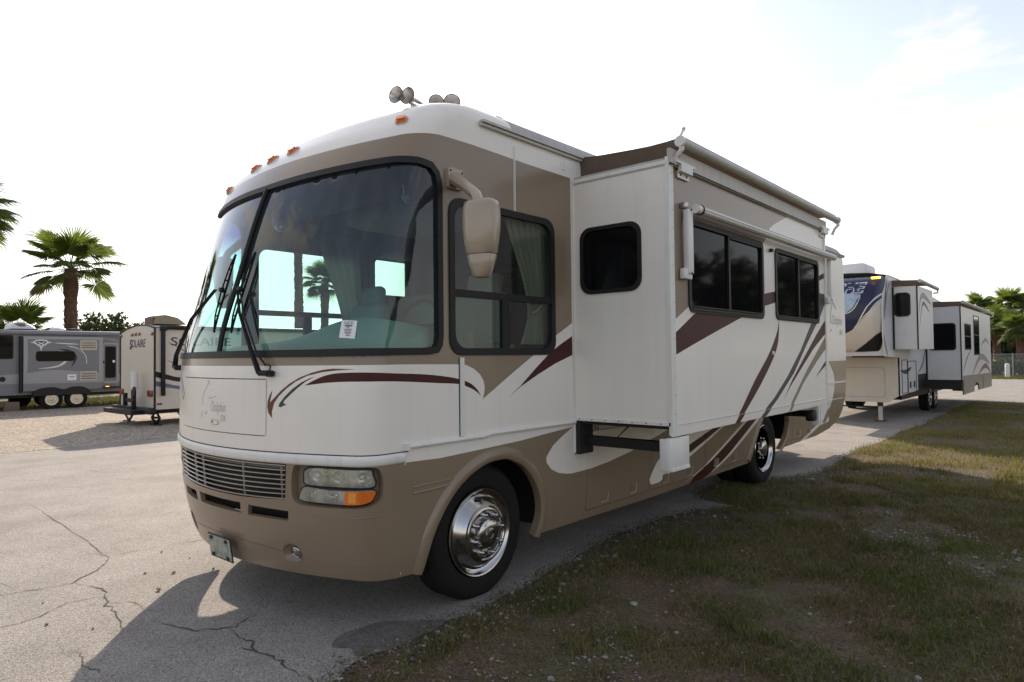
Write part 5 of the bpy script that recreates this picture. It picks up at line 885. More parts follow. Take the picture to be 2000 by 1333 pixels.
for y in yy:
    zt = float(np.interp(y, [13.9, 15.5, 19.6, 25.6], [3.50, 3.49, 3.32, 3.06]))
    for t in np.linspace(0, 1, n): V_.append((FX - 2.4 * t, y, zt + .12 * math.sin(math.pi * t) ** .5))
mb.add(V_, [(i * n + j, i * n + j + 1, (i + 1) * n + j + 1, (i + 1) * n + j) for i in range(11) for j in range(n - 1)]); mb.build('roof', 'dirtywhite', FW, 60)
mb = MB(); mb.rbox((-1.45, 15.8, 3.80), (.75, 1.1, .42), .10, seg=3); mb.build('air_conditioner', 'plasticwhite', FW)
def fslide(x1, y0, y1, z0, z1, wins, nm, skirt=False, swirl=False):
    sl = empty(nm); sl.parent = FW; PFr, PSd = MY(y0), MX(x1)
    sheet('front_panel', PFr, [(FX - .1, z0), (x1, z0), (x1, z1), (FX - .1, z1)], ['twhite'], thick=.02, parent=sl, smooth=0)
    pt = [(strip([(y0 + .05, z1 - .75), (y0 + .5, z1 - .2), (y1 - .2, z1 - .35)], .05, .09), 1), (strip([(y0 + .15, z1 - 1.0), (y0 + .6, z1 - .38), (y1 - .5, z1 - .55)], .03, .06), 2)] if swirl else [(strip([(20.2, 1.0), (22.2, 1.55), (24.6, 1.3)], .08, .12), 1), (strip([(21.5, 1.0), (23.4, 1.25), (24.9, .98)], .06, .10), 2), (strip([(18.5, 1.15), (19.2, 1.5), (20.0, 1.75)], .05, .03), 2), (strip([(22.4, 1.9), (23.6, 2.1), (24.6, 1.95)], .06, .05), 1)]
    sheet('side_panel', PSd, [(y0, z0), (y1, z0), (y1, z1), (y0, z1)], ['twhite', 'tgreymid', 'brown'], paints=pt, thick=.02, parent=sl, smooth=0)
    mb = MB(); mb.box(((FX + x1) / 2 - .02, (y0 + y1) / 2, (z0 + z1) / 2), (x1 - FX - .06, y1 - y0 - .06, z1 - z0 - .05)); mb.build('room', 'twhite', sl, 0)
    mb = MB(); mb.box((FX + .015, y0 - .012, (z0 + z1) / 2), (.05, .02, z1 - z0)); mb.build('seal', 'black', sl, 0)
    mb = MB(); mb.box((x1 - .01, y0 - .004, (z0 + z1) / 2), (.03, .012, z1 - z0 + .01)); mb.build('seal', 'gap', sl, 0)
    mb = MB(); mb.add([(FX, y0 - .02, z1 + .16), (x1, y0 - .02, z1 + .13), (x1, y0 - .02, z1 + .02), (FX, y0 - .02, z1 + .02)], [(3, 2, 1, 0)]); mb.add([(FX, y0, z1 + .16), (x1, y0, z1 + .13), (x1, y1, z1 + .13), (FX, y1, z1 + .16)], [(0, 1, 2, 3)]); mb.build('topper_fabric', 'fabric', sl, 0)
    mb = MB(); mb.tube([(x1 + .05, y0, z1 + .11), (x1 + .05, y1 + .4, z1 + .08)], .045, 10); mb.build('topper_roller', 'dirtywhite', sl)
    mb = MB(); mb.tube([(x1 + .05, y1 + .42, z1 + .08), (x1 + .05, y1 + .42, z1 - .02), (x1, y1 + .2, z1 - .04)], .02, 6); mb.build('topper_bracket', 'dirtywhite', sl)
    for w_ in wins: win(PFr if w_[0] == 'f' else PSd, rr(*w_[1], w_[2]), sl, fw=.03, name='slide_window', solid=True, thick=.02, gm='darkglass', bars=[] if w_[0] == 'f' else [(w_[1][0], (w_[1][1] + w_[1][3]) / 2, w_[1][2], (w_[1][1] + w_[1][3]) / 2 + .03)])
    return sl
fslide(.22, 14.30, 16.2, 1.78, 3.24, [('f', (-.26, 2.54, .075, 3.10), .09)], 'bedroom_slide', swirl=True)
s2 = fslide(.54, 18.28, 25.0, .94, 2.95, [('f', (-.22, 1.75, .42, 2.50), .08), ('s', (18.9, 1.76, 20.1, 2.50), .03), ('s', (20.75, 1.6, 21.95, 2.80), .03)], 'living_slide')
sheet('skirt_panel', MX(.545), [(18.45, .53), (22.55, .53), (22.55, 1.0), (18.45, 1.05)], ['diamondplate', 'dirtywhite'], holes=[[(20.6, .5), (20.65, .70), (21.1, .80), (21.6, .70), (21.7, .5)]], thick=.03, parent=FW, smooth=0); sheet('skirt_panel', MX(.545), [(22.65, .52), (25.0, .51), (25.0, .98), (22.65, 1.0)], ['diamondplate'], thick=.03, parent=FW, smooth=0)
mb = MB(); mb.box((.12, 21.6, .80), (.8, 6.6, .24)); mb.build('slide_underside', 'gap', FW, 0)
mb = MB(); mb.box((FX - 1.2, 20.6, .60), (2.2, 10, .16)); mb.build('frame', 'black', FW, 0)
for x0, x1, z0, z1 in ((15.15, 15.78, .70, 1.52), (15.84, 16.85, .68, 1.48)): mb = MB(); mb.tube([(FX + .004, y, z) for y, z in rr(x0, z0, x1, z1, .03, 2)], .009, 4, closed=True); mb.build('hatch_seam', 'darkmetal', FW, 0)
for y in (16.1, 16.6): mb = MB(); mb.box((FX + .01, y, .88), (.02, .08, .16)); mb.build('hatch_vent', 'black', FW, 0)
LGt = empty('landing_leg'); LGt.parent = FW; mb = MB(); mb.box((-.78, 15.12, .26), (.085, .085, .46)); mb.build('inner_leg', 'dirtywhite', LGt, 0); mb = MB(); mb.box((-.78, 15.12, .48), (.11, .11, .2)); mb.build('outer_leg', 'darkmetal', LGt, 0); mb = MB(); mb.box((-.78, 15.12, .02), (.22, .22, .035)); mb.build('foot', 'brown', LGt, 0); mb = MB(); mb.tube([(-.85, 15.12, .36), (-1.8, 15.12, .36)], .02, 6); mb.build('brace', 'darkmetal', LGt)
mb = MB(); mb.box((-2.2, 15.12, .26), (.085, .085, .5)); mb.build('landing_leg', 'dirtywhite', FW, 0)
mb = MB(); mb.tube([(.1, 19.2, .82), (.15, 19.6, .60), (.3, 20.4, .56), (.45, 20.9, .72)], .025, 6); mb.build('hose', 'black', FW)
for y in (19.35, 20.25): alloy_wheel(FX - .22, y, .40, .24, 1, FW); alloy_wheel(FX - 2.2, y, .40, .24, -1, FW)
adopt(FW)
# ------------------------------------------------------------------ palms
mat('frond', (.135, .180, .045), .5, var=.3, scale=3, thin=.62); mat('frondyoung', (.15, .21, .03), .5, var=.25, scale=3, thin=.55); mat('fronddry', (.17, .13, .045), .7, var=.3, scale=3, thin=.3); mat('palmtrunk', (.135, .075, .055), .95, var=.4, scale=9, bump=.9, bscale=14); mat('greytrunk', (.11, .095, .08), .95, var=.35, scale=6, bump=.9, bscale=14); mat('leafdark', (.035, .055, .016), .6, var=.35, scale=1.5, thin=.3); mat('leafmid', (.060, .085, .022), .6, var=.35, scale=1.5, thin=.3); mat('hedgeleaf', (.050, .085, .014), .6, var=.35, scale=2, thin=.3); mat('bark', (.09, .07, .055), .95, var=.3, scale=8, bump=.8, bscale=12)
def frond_mesh(seed, name, m_, pet=.95, fan=1.0, seg=34, spread=122, droop=.35):
    r_ = random.Random(seed); mb = MB()
    mb.tube([(0, 0, 0), (pet * .5, 0, .05), (pet, 0, .0)], [.022, .016, .011], 5)
    V_ = []; F_ = []
    for i in range(seg):
        a = R(-spread + 2 * spread * (i + .5) / seg + r_.uniform(-1.5, 1.5)); da = R(spread / seg) * 1.02; L_ = fan * (.72 + .28 * math.cos(a * .75)) * r_.uniform(.9, 1.08); fold = .035 * (1 if i % 2 else -1)
        def pt(rr_, ang, up=0.): return (pet + rr_ * math.cos(ang), rr_ * math.sin(ang), up - droop * (rr_ / fan) ** 2.4 * .55 - .12 * abs(math.sin(ang)) * rr_ + .25 * math.sin(a) ** 2 * rr_)
        k = len(V_); V_ += [pt(.02, a), pt(L_ * .52, a - da, -abs(fold)), pt(L_ * .52, a, abs(fold)), pt(L_ * .52, a + da, -abs(fold)), pt(L_ * .82, a - da * .38, 0), pt(L_ * .82, a + da * .38, 0), pt(L_ * r_.uniform(1.0, 1.15), a + r_.uniform(-.03, .03), -r_.uniform(.02, .14))]
        F_ += [(k, k + 1, k + 2), (k, k + 2, k + 3), (k + 1, k + 4, k + 2), (k + 2, k + 5, k + 3), (k + 4, k + 5, k + 2), (k + 4, k + 6, k + 5)]
    mb.add(V_, F_); o = mb.build(name, m_, None, 0); me = o.data; bpy.data.objects.remove(o); return me
FR = {k: [frond_mesh(i * 7 + j, 'frond', k, droop=(.35 + .25 * i)) for i in range(3)] for j, k in enumerate(('frond', 'frondyoung', 'fronddry'))}
def palm(x, y, h, tr, R_, nf, seed, label, group=None, young=.3, trunk='palmtrunk', cat='palm tree', low=-34):
    r_ = random.Random(seed); P = empty('fan_palm', (x, y, 0)); tag(P, label, cat, group)
    n = 16; rings = int(max(6, h / .22)); mb = MB(); V_ = []; lean = r_.uniform(-.02, .02)
    for i in range(rings + 1):
        t = i / rings; rad = tr * (1.15 - .25 * t + .22 * math.exp(-((t - .86) / .10) ** 2)) * (1 + .05 * math.sin(i * 2.4))
        for j in range(n): a = 2 * math.pi * j / n; q = rad * (1 + r_.uniform(-.09, .09)); V_.append((q * math.cos(a) + lean * h * t * t, q * math.sin(a), h * t))
    mb.add(V_, [(i * n + j, i * n + (j + 1) % n, (i + 1) * n + (j + 1) % n, (i + 1) * n + j) for i in range(rings) for j in range(n)]); mb.build('trunk', trunk, P, 0)
    if h > 2.5:
        mb = MB()
        for i in range(int(h * 26)):
            t = r_.uniform(.05, .99); a = r_.uniform(0, 6.283); rad = tr * (1.15 - .25 * t + .22 * math.exp(-((t - .86) / .10) ** 2)); c = Vector((math.cos(a), math.sin(a), 0)); tg = Vector((-math.sin(a), math.cos(a), 0)); z = h * t; o = Vector((lean * h * t * t, 0, z)); w = tr * .28
            mb.add([o + c * rad * .95 - tg * w, o + c * rad * .95 + tg * w, o + c * rad * (1.16 + r_.random() * .14) + tg * w * .4 + Vector((0, 0, tr * .5)), o + c * rad * (1.16 + r_.random() * .14) - tg * w * .4 + Vector((0, 0, tr * .5))], [(0, 1, 2, 3)])
        q = mb.build('leaf_bases', trunk, P, 0); q['kind'] = 'stuff'
    top = Vector((lean * h, 0, h))
    for i in range(nf):
        t = (i + .5) / nf; az = i * 2.39996 + r_.uniform(-.2, .2); el = R(82 - (82 - low) * t ** .9 + r_.uniform(-7, 7)); k = 'frondyoung' if t < young else ('fronddry' if t > .93 and r_.random() < .7 else 'frond')
        me = FR[k][r_.randrange(3)]; s_ = R_ / 1.75 * r_.uniform(.86, 1.08)
        rot = (Matrix.Rotation(az, 3, 'Z') @ Matrix.Rotation(-el, 3, 'Y') @ Matrix.Rotation(r_.uniform(-.35, .35), 3, 'X')).to_euler()
        link('frond', me, P, top + Vector((0, 0, r_.uniform(-.15, .1))), rot, s_)
    return P
palm(-38.1, 8.12, 6.7, .30, 2.5, 21, 11, 'tall fan palm with thick brown trunk rising behind the grey trailer', 'palms behind the grey trailer')
palm(-35.4, 2.65, 8.4, .34, 2.5, 30, 12, 'fan palm cut off by the picture edge, high above the grey trailer', 'palms behind the grey trailer')
palm(-36.9, 5.75, 3.15, .22, 1.9, 14, 13, 'short young fan palm showing bright fronds beside the air conditioner', 'palms behind the grey trailer', young=1.1, low=5)
palm(-41.4, 23.8, 13.5, .30, 1.9, 26, 14, 'slim palm seen through the windshield, its trunk nearer the wipers', 'palms seen through the motorhome')
palm(-44.35, 27.9, 7.9, .30, 2.1, 26, 15, 'palm seen through the windshield with its crown beside the curtain', 'palms seen through the motorhome')
right = [(-4.24, 66.76, 5.31, 1.6, 'dark low palm whose crown shows just above the fifth wheel slide roof'), (-2.8, 64.08, 3.68, 1.8, 'palm with a hanging crown just beside the fifth wheel rear corner'), (-2.35, 71.05, 5.68, 1.9, 'taller palm with bright crown left of the picture edge above the fence'), (-1.1, 61.6, 3.36, 1.7, 'yellowish palm crown at the picture edge above the chain link fence'), (-3.22, 75.66, 3.51, 2.2, 'dark palm standing between the other palms behind the fence'), (-1.78, 79.5, 5.46, 2.1, 'palm whose bright crown is cut by the picture edge highest of its row'), (-4.45, 77.23, 3.84, 2.2, 'dark palm half hidden behind the fifth wheel rear corner')]
for i, (x_, y_, h_, R_, lb) in enumerate(right):
    palm(x_, y_, h_, .26, R_, 28, 30 + i, lb, 'palms behind the chain link fence', trunk='palmtrunk' if i % 2 else 'greytrunk', young=.35)
# ------------------------------------------------------------------ broadleaf trees
def tree(x, y, h, cr, seed, label, group=None, leaf=.09, nl=5200, m_='leafmid', gaps=.55, cz=.62):
    r_ = np.random.default_rng(seed); T = empty('broadleaf_tree', (x, y, 0)); tag(T, label, 'tree', group)
    mb = MB(); mb.tube([(0, 0, 0), (.1, .05, h * .3), (.05, .1, h * .55), (0, 0, h * .8)], [h * .035, h * .027, h * .018, h * .006], 8); cl = []
    for i in range(26):
        a = r_.uniform(0, 6.283); e = r_.uniform(-.35, 1); rad = cr * r_.uniform(.35, 1.0); c = np.array([math.cos(a) * rad, math.sin(a) * rad, h * cz + e * h * .36 * math.sqrt(max(.05, 1 - (rad / cr) ** 2 * .8))]); cl.append(c)
        s_ = Vector((.05, .08, h * r_.uniform(.25, .6))); mb.tube([s_, s_.lerp(Vector(c), .55) + Vector((0, 0, .15)), c], [h * .012, h * .007, h * .002], 5)
    mb.build('trunk', 'bark', T)
    cl = np.array(cl); n = nl; k = r_.integers(0, len(cl), n); d = r_.normal(0, 1, (n, 3)); d /= np.linalg.norm(d, axis=1)[:, None]; P = cl[k] + d * (r_.random(n) ** .5)[:, None] * cr * np.array([.34, .34, .26]) * r_.uniform(.7, 1.2, n)[:, None]
    u_ = r_.normal(0, 1, (n, 3)); u_ /= np.linalg.norm(u_, axis=1)[:, None]; w_ = np.cross(u_, r_.normal(0, 1, (n, 3))); w_ /= np.linalg.norm(w_, axis=1)[:, None]; s_ = leaf * r_.uniform(.6, 1.4, n)[:, None]
    V_ = np.stack([P - u_ * s_, P + w_ * s_ * .55, P + u_ * s_, P - w_ * s_ * .55], 1).reshape(-1, 3); me = bpy.data.meshes.new('crown'); me.from_pydata(V_.tolist(), [], (np.arange(n * 4).reshape(-1, 4)).tolist()); me.materials.append(MATS[m_]); link('crown', me, T)
    return T
tree(-41.0, 10.9, 4.6, 2.0, 3, 'loose green tree behind the roofs of grey and beige trailers', 'trees behind the trailers', leaf=.13, nl=2600)
tree(-42.5, 9.2, 3.7, 1.6, 4, 'smaller pale tree beside the thick palm trunk behind the grey trailer', 'trees behind the trailers', leaf=.13, nl=1500)
tree(-44.0, 17.0, 3.9, 2.2, 5, 'low tree showing over the beige trailer roof edge', 'trees behind the trailers', leaf=.14, nl=1800)
for i, (x, y, h, cr, lb) in enumerate(((10.5, 23, 5.6, 2.8, 'oak mirrored in the nearer dark slide window'), (9.5, 31, 6.6, 3.0, 'oak mirrored in the farther dark slide window'), (26, 12, 7, 3.6, 'tree across the grass mirrored in the chrome wheel'), (15, 44, 7, 4.0, 'dense tree mirrored low in the farther slide window'))):
    tree(x, y, h, cr, 50 + i, lb, 'trees mirrored in the motorhome', leaf=.22, nl=2600, m_='leafdark')
# far green belt on the horizon, one mass
n = 9000; a = rng.uniform(-.2, 2.6, n); d = rng.uniform(120, 150, n); P = np.stack([-np.sin(a) * d, np.cos(a) * d, rng.random(n) ** 1.6 * (4.2 + 2.5 * np.sin(a * 17) + 1.5 * np.sin(a * 41))], 1); u_ = rng.normal(0, 1, (n, 3)); w_ = rng.normal(0, 1, (n, 3))
V_ = np.stack([P - u_ * .8, P + w_ * .6, P + u_ * .8, P - w_ * .6], 1).reshape(-1, 3); me = bpy.data.meshes.new('far_wood'); me.from_pydata(V_.tolist(), [], np.arange(n * 4).reshape(-1, 4).tolist()); me.materials.append(MATS['leafdark']); tag(link('far_wood', me), 'far green belt of trees along the horizon', 'woods', kind='stuff')
# ------------------------------------------------------------------ hedge, fence, posts, sign across the road
def leafbox(x0, x1, y0, y1, z0, z1, n, s, m_, name):
    P = rng.uniform((x0, y0, z0), (x1, y1, z1), (n, 3)); P[:, 2] += .12 * np.sin(P[:, 0] * 3.1) * (P[:, 2] > z1 - .3); u_ = rng.normal(0, 1, (n, 3)); w_ = rng.normal(0, 1, (n, 3)); V_ = np.stack([P - u_ * s, P + w_ * s * .6, P + u_ * s, P - w_ * s * .6], 1).reshape(-1, 3); me = bpy.data.meshes.new(name); me.from_pydata(V_.tolist(), [], np.arange(n * 4).reshape(-1, 4).tolist()); me.materials.append(MATS[m_]); return link(name, me)
tag(leafbox(-9, 6, 55.2, 56.4, .0, 1.15, 9000, .07, 'hedgeleaf', 'hedge'), 'clipped green hedge running behind the chain link fence', 'hedge')
tag(leafbox(-14, 10, 70, 78, .0, 4.6, 16000, .20, 'leafdark', 'undergrowth'), 'dark undergrowth between the palm trunks behind the fence', 'undergrowth', kind='stuff')
mat('galv', (.36, .37, .37), .5, metal=.6, var=.1)
M_ = bpy.data.materials.new('chainlink'); M_.use_nodes = True; MATS['chainlink'] = M_; N = M_.node_tree.nodes; t_ = N.new('ShaderNodeBsdfTransparent'); ms = N.new('ShaderNodeMixShader'); b_ = N['Principled BSDF']; b_.inputs['Base Color'].default_value = (.32, .33, .33, 1); b_.inputs['Metallic'].default_value = .4; nz_ = N.new('ShaderNodeTexNoise'); nz_.inputs['Scale'].default_value = 3; rp_ = N.new('ShaderNodeMapRange'); rp_.inputs[3].default_value = .24; rp_.inputs[4].default_value = .34; M_.node_tree.links.new(nz_.outputs[0], rp_.inputs[0]); M_.node_tree.links.new(rp_.outputs[0], ms.inputs[0]); M_.node_tree.links.new(t_.outputs[0], ms.inputs[1]); M_.node_tree.links.new(b_.outputs[0], ms.inputs[2]); M_.node_tree.links.new(ms.outputs[0], N['Material Output'].inputs[0])
FN_ = empty('chain_link_fence', (0, 53.6, 0)); tag(FN_, 'grey chain link fence on round posts across the far road', 'fence')
mb = MB(); mb.tube([(-9, 0, 1.52), (7, 0, 1.52)], .025, 6); mb.build('top_rail', 'galv', FN_)
for x in np.arange(-9, 7.1, 2.0): mb = MB(); mb.tube([(x, 0, -.02), (x, 0, 1.58)], .035, 8); mb.build('post', 'galv', FN_)
mb = MB(); mb.add([(-9, .03, .03), (7, .03, .03), (7, .03, 1.52), (-9, .03, 1.52)], [(0, 1, 2, 3)]); mb.build('mesh_panel', 'chainlink', FN_, 0)
gp = [(-9.5, 47.4), (8, 47.8), (8, 54.8), (-9.5, 54.8)]
c = Vector((-1.06, 50.47, 0)); mb = MB(); mb.lathe([(.14, 0), (.13, .85), (.10, .93), (0, .95)], 14, axis='Z'); o = mb.build('bollard', 'plasticwhite', None); o.location = (c.x, c.y, 0); tag(o, 'short white round post in front of the chain link fence', 'bollard')
for i, c in enumerate((Vector((-2.13, 71.36, 0)), Vector((-1.63, 71.8, 0)))):
    mb = MB(); mb.tube([(0, 0, 0), (0, 0, 4.8)], .16, 8); o = mb.build('utility_pole', 'greytrunk', None); o.location = (c.x, c.y, 0); tag(o, ('pale round pole nearer the fifth wheel behind the fence', 'pale round pole at the picture edge behind the fence')[i], 'pole', 'poles behind the fence')
c = Vector((-1.71, 69.06, 2.09)); SG = empty('road_sign', (c.x, c.y, 0)); tag(SG, 'small blue and red sign on a post beyond the fence', 'sign')
mb = MB(); mb.box((0, 0, c.z / 2), (.08, .08, c.z)); mb.build('post', 'galv', SG, 0); mb = MB(); mb.rbox((0, -.06, c.z), (.40, .03, .20), .01); mb.build('blue_panel', 'tblue', SG); mb = MB(); mb.lathe([(.17, 0), (.17, .03), (0, .031)], 8, (0, -.05, c.z - .34), 'Y'); mb.build('red_panel', 'red', SG)
# pale building glimpsed between the palm trunks
c = Vector((-5.13, 88.64, 0)); BD = empty('shed', (c.x, c.y, 0)); tag(BD, 'pale low shed glimpsed between the palm trunks', 'shed'); mb = MB(); mb.box((0, 0, 1.4), (6, 4, 2.8)); mb.build('wall', 'dirtywhite', BD, 0); mb = MB(); mb.add([(-3.2, -2.2, 2.8), (3.2, -2.2, 2.8), (3.2, 2.2, 2.8), (-3.2, 2.2, 2.8), (-3.2, 0, 3.7), (3.2, 0, 3.7)], [(0, 1, 5, 4), (2, 3, 4, 5), (0, 4, 3), (1, 2, 5)]); mb.build('roof', 'roofgrey', BD, 0); mb = MB(); mb.box((1.2, -2.01, 1.0), (.9, .04, 2.0)); mb.build('door', 'darkmetal', BD, 0)
# ------------------------------------------------------------------ grass, gravel and stones
mat('blade', (.090, .125, .020), .6, var=.45, scale=1.3, thin=.3, col2=(.15, .125, .045), mixsc=1.1, mixpos=(.38, .58), coord='World'); mat('bladesun', (.16, .17, .030), .6, var=.4, scale=1.3, thin=.4, col2=(.28, .23, .065), mixsc=1.0, mixpos=(.38, .6), coord='World'); mat('olive', (.150, .130, .040), .7, var=.35, scale=2, thin=.3, coord='World'); mat('straw', (.34, .26, .14), .8, var=.3, scale=5, thin=.25); mat('pebble', (.26, .24, .215), .9, var=.4, scale=30); mat('pebbledark', (.10, .085, .07), .9, var=.4, scale=30); mat('whiterock', (.62, .61, .58), .8, var=.15, scale=20, bump=.5, bscale=30)  # bladesun: sunlight painted in as a brighter, yellower copy of blade
def vnoise(x, y, s, seed=0):
    xi = x * s + seed * 17.3; yi = y * s - seed * 9.1
    return (np.sin(xi * 1.3 + np.sin(yi * .9) * 1.7) + np.sin(yi * 1.7 + np.sin(xi * 1.1 + 2) * 1.9) + np.sin((xi + yi) * 2.3 + 1) * .6 + np.sin((xi - yi * 1.3) * 3.7) * .4) / 3
def blades(name, X, Y, H, Wd, m_, label, lean=.6):
    n = len(X); a = rng.uniform(0, 6.283, n); b = rng.uniform(0, 6.283, n); l = rng.uniform(.15, lean, n) * H; dx, dy = np.cos(a) * Wd, np.sin(a) * Wd; lx, ly = np.cos(b) * l, np.sin(b) * l; z0 = np.full(n, -.004)
    V_ = np.stack([np.stack([X - dx, Y - dy, z0], 1), np.stack([X + dx, Y + dy, z0], 1), np.stack([X + dx * .7 + lx * .4, Y + dy * .7 + ly * .4, H * .6], 1), np.stack([X - dx * .7 + lx * .4, Y - dy * .7 + ly * .4, H * .6], 1), np.stack([X + lx, Y + ly, H], 1)], 1).reshape(-1, 3)
    k = np.arange(n) * 5; F_ = [(q, q + 1, q + 2, q + 3) for q in k.tolist()] + [(q + 3, q + 2, q + 4) for q in k.tolist()]; me = bpy.data.meshes.new(name); me.from_pydata(V_.tolist(), [], F_); me.materials.append(MATS[m_]); return tag(link(name, me), label, name.split('_')[0], kind='stuff')
ei = lambda Y: np.array([edge_x(float(y)) for y in Y])
def field(n, y0, y1, x1, thr, pw=1.):
    Y = y0 + (y1 - y0) * rng.random(n) ** pw; E_ = ei(Y); X = E_ - .06 + (x1 - E_) * rng.random(n); v_ = vnoise(X, Y, 1.4, 1) * .6 + vnoise(X, Y, 4.2, 2) * .4; ed = np.clip((X - E_) / .25, 0, 1); gr = vnoise(X, Y, .9, 5); keep = rng.random(n) < np.clip((v_ - thr) * 1.6 + .5, .03, 1) * (.35 + .65 * ed) * np.where((gr > .45) & (X < 2.2), .15, 1.); return X[keep], Y[keep], v_[keep]
X, Y, v_ = field(85000, -2.2, 6.5, 3.6, -.12); blades('grass', X, Y, rng.gamma(1.6, .0105, len(X)) * (1 + .6 * np.clip(v_, 0, 1)) + .006, rng.uniform(.0022, .0055, len(X)), 'blade', 'short patchy grass on the verge beside the motorhome', 1.1)
X, Y, v_ = field(60000, -2.2, 6.5, 3.6, -.12); blades('grass_olive', X, Y, rng.gamma(2., .0075, len(X)) + .005, rng.uniform(.002, .005, len(X)), 'olive', 'yellowing grass mixed into the verge', 1.6)
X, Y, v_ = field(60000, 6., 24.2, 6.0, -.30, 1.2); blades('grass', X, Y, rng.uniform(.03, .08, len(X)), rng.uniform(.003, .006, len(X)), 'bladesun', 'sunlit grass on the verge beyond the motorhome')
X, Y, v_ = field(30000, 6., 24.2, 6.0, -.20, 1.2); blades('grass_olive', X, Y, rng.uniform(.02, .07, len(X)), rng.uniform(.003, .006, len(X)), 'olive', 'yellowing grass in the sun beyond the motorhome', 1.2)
X, Y, v_ = field(24000, -2.2, 8, 3.6, -.2); blades('grass_straw', X, Y, rng.uniform(.006, .020, len(X)), rng.uniform(.0016, .0036, len(X)), 'straw', 'dry straw lying among the grass of the verge', 4.0)
# tufts
TX = []; TY = []
for (tx, ty, k, s_) in [(1.95, -.55, 260, .10), (.55, 1.6, 200, .12), (.33, 2.35, 300, .16), (1.0, -.2, 160, .08), (2.3, .4, 220, .10), (.5, .2, 120, .07), (1.5, .7, 160, .1), (.35, -.75, 120, .07), (.2, 6.9, 260, .2), (.25, 7.5, 260, .2), (.2, 9.3, 260, .25), (1.3, 3.2, 260, .15), (2.2, 2.2, 260, .15), (1.45, -.95, 130, .06), (2.6, -.3, 150, .07)] + [(rng.uniform(.2, 3.2), rng.uniform(-1.2, 8), 90, .06) for _ in range(110)]:
    TX += list(rng.normal(tx, s_, k)); TY += list(rng.normal(ty, s_, k))
TX = np.array(TX); TY = np.array(TY); ok = TX > ei(TY) - .03; TX, TY = TX[ok], TY[ok]; blades('grass_tufts', TX, TY, rng.gamma(3., .012, len(TX)) + .012, rng.uniform(.002, .0045, len(TX)), 'blade', 'taller green tufts standing out of the verge', .8)
X = rng.uniform(-32, -25.4, 26000); Y = rng.uniform(-2, 14, 26000); blades('grass_lawn', X, Y, rng.uniform(.05, .13, len(X)), rng.uniform(.006, .012, len(X)), 'blade', 'sunlit lawn showing beneath the grey trailer')
X = rng.uniform(-9, 6, 12000); Y = rng.uniform(47.4, 55, 12000); blades('grass_far', X, Y, rng.uniform(.05, .14, len(X)), rng.uniform(.01, .02, len(X)), 'blade', 'grass strip between the far road and the hedge')
ICO = bmesh.new(); bmesh.ops.create_icosphere(ICO, subdivisions=1, radius=1); IV = np.array([v.co[:] for v in ICO.verts]); ICO.verts.index_update(); IF = np.array([[v.index for v in f.verts] for f in ICO.faces]); ICO.free()
def stones(name, X, Y, Sz, m_, label, z=0.):
    n = len(X); q = rng.normal(0, 1, (n, 3)); sc = np.stack([Sz * rng.uniform(.7, 1.3, n), Sz * rng.uniform(.7, 1.3, n), Sz * rng.uniform(.35, .8, n)], 1); V_ = IV[None] * sc[:, None] * (1 + rng.uniform(-.22, .22, (n, len(IV), 1))); a = rng.uniform(0, 6.283, n); c_, s_ = np.cos(a)[:, None], np.sin(a)[:, None]; Vx = V_[..., 0] * c_ - V_[..., 1] * s_ + X[:, None]; Vy = V_[..., 0] * s_ + V_[..., 1] * c_ + Y[:, None]; V2 = np.stack([Vx, Vy, V_[..., 2] + Sz[:, None] * .25 + z], -1).reshape(-1, 3)
    F_ = (IF[None] + (np.arange(n) * len(IV))[:, None, None]).reshape(-1, 3); me = bpy.data.meshes.new(name); me.from_pydata(V2.tolist(), [], F_.tolist()); me.materials.append(MATS[m_]); return tag(link(name, me), label, 'gravel', kind='stuff')
def patch(n, thr): 
    Y = rng.uniform(-2, 7.5, n); E_ = ei(Y); X = E_ - .04 + rng.random(n) ** 1.4 * 2.9; g = vnoise(X, Y, .9, 5) * .7 + vnoise(X, Y, 3.1, 6) * .3; k = rng.random(n) < np.clip((g - thr) * 2.2, .03, 1) * .8 + .22 * (X - E_ < .3); return X[k], Y[k]
X, Y = patch(26000, .30); stones('gravel', X, Y, rng.gamma(2., .0028, len(X)) + .0025, 'pebble', 'pale crushed stone scattered through the verge')
X, Y = patch(16000, .10); stones('gravel_dark', X, Y, rng.gamma(2., .002, len(X)) + .002, 'pebbledark', 'brown grit scattered through the verge')
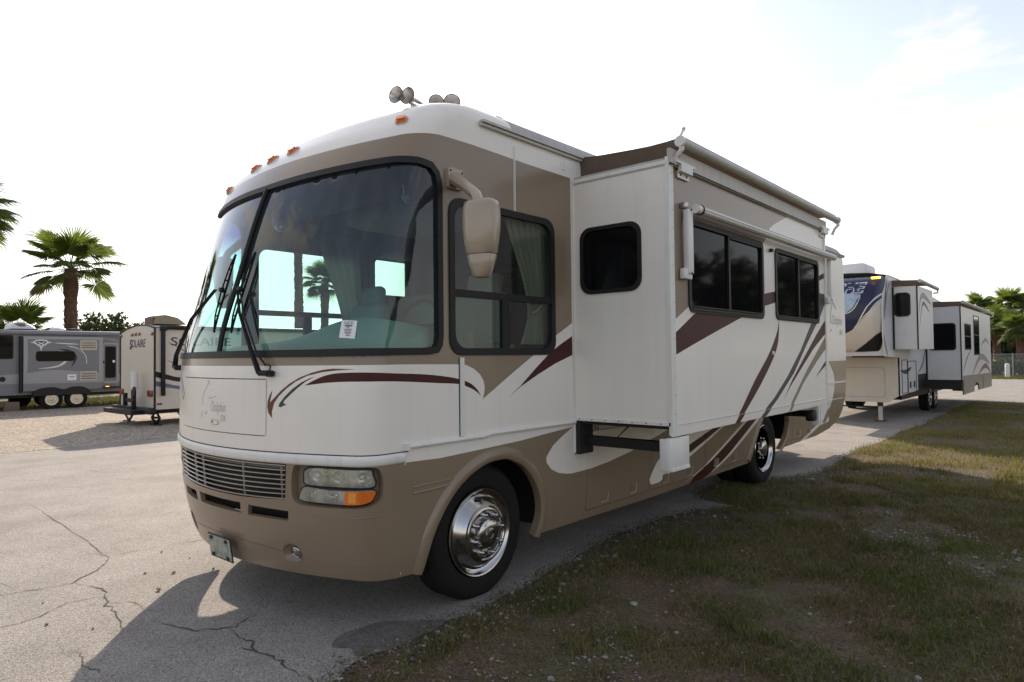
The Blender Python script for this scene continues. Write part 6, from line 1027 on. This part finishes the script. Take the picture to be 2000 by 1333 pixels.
n_ = 5200; Y = rng.uniform(-2.2, 9, n_); X = ei(Y) + rng.normal(0, .07, n_) - .01; stones('gravel_edge', X, Y, rng.gamma(2., .0016, n_) + .0015, 'pebbledark', 'crumbled asphalt and grit along the broken pavement edge', .003)
n_ = 2600; Y = rng.uniform(-2, 8, n_); X = ei(Y) + .05 + rng.random(n_) * 3; a = rng.uniform(0, 6.283, n_); sz = rng.uniform(.006, .018, n_); c_, s_ = np.cos(a) * sz, np.sin(a) * sz; zz = rng.uniform(.004, .03, n_); V_ = np.stack([np.stack([X - c_, Y - s_, zz], 1), np.stack([X + s_ * .4, Y - c_ * .4, zz + rng.uniform(-.004, .006, n_)], 1), np.stack([X + c_, Y + s_, zz + rng.uniform(0, .01, n_)], 1), np.stack([X - s_ * .4, Y + c_ * .4, zz], 1)], 1).reshape(-1, 3); mat('deadleaf', (.16, .095, .045), .8, var=.5, scale=3, coord='World'); me = bpy.data.meshes.new('leaf_litter'); me.from_pydata(V_.tolist(), [], np.arange(n_ * 4).reshape(-1, 4).tolist()); me.materials.append(MATS['deadleaf']); tag(link('leaf_litter', me), 'small dead leaves lying in the grass of the verge', 'litter', kind='stuff')
def stone(x, y, s, label, group, m_='pebbledark', sc=(1, .8, .6), cat='stone'):
    V_ = IV * np.array(sc) * s * (1 + rng.uniform(-.2, .2, (len(IV), 1))); V_[:, 2] -= V_[:, 2].min(); me = bpy.data.meshes.new('stone'); me.from_pydata(V_.tolist(), [], IF.tolist()); me.materials.append(MATS[m_]); return tag(link('stone', me, None, (x, y, .004)), label, cat, group)
for x, y, s in ((-2.31, -1.18, .018), (-1.98, -1.42, .021), (-2.16, -.93, .015), (-2.48, -1.33, .013), (-2.62, -.92, .009), (-1.87, -2.15, .015), (-1.56, -1.98, .011), (-3.0, -1.0, .013), (-2.35, -2.05, .009)):
    stone(x, y, s, 'small loose stone lying on the sunlit asphalt before the motorhome', 'loose stones on the asphalt', 'pebble')
c = Vector((2.42, -.78, 0)); stone(c.x, c.y, .045, 'white limestone lump lying in the grass at the lower corner', None, 'whiterock', (1.3, .9, .55), 'rock')
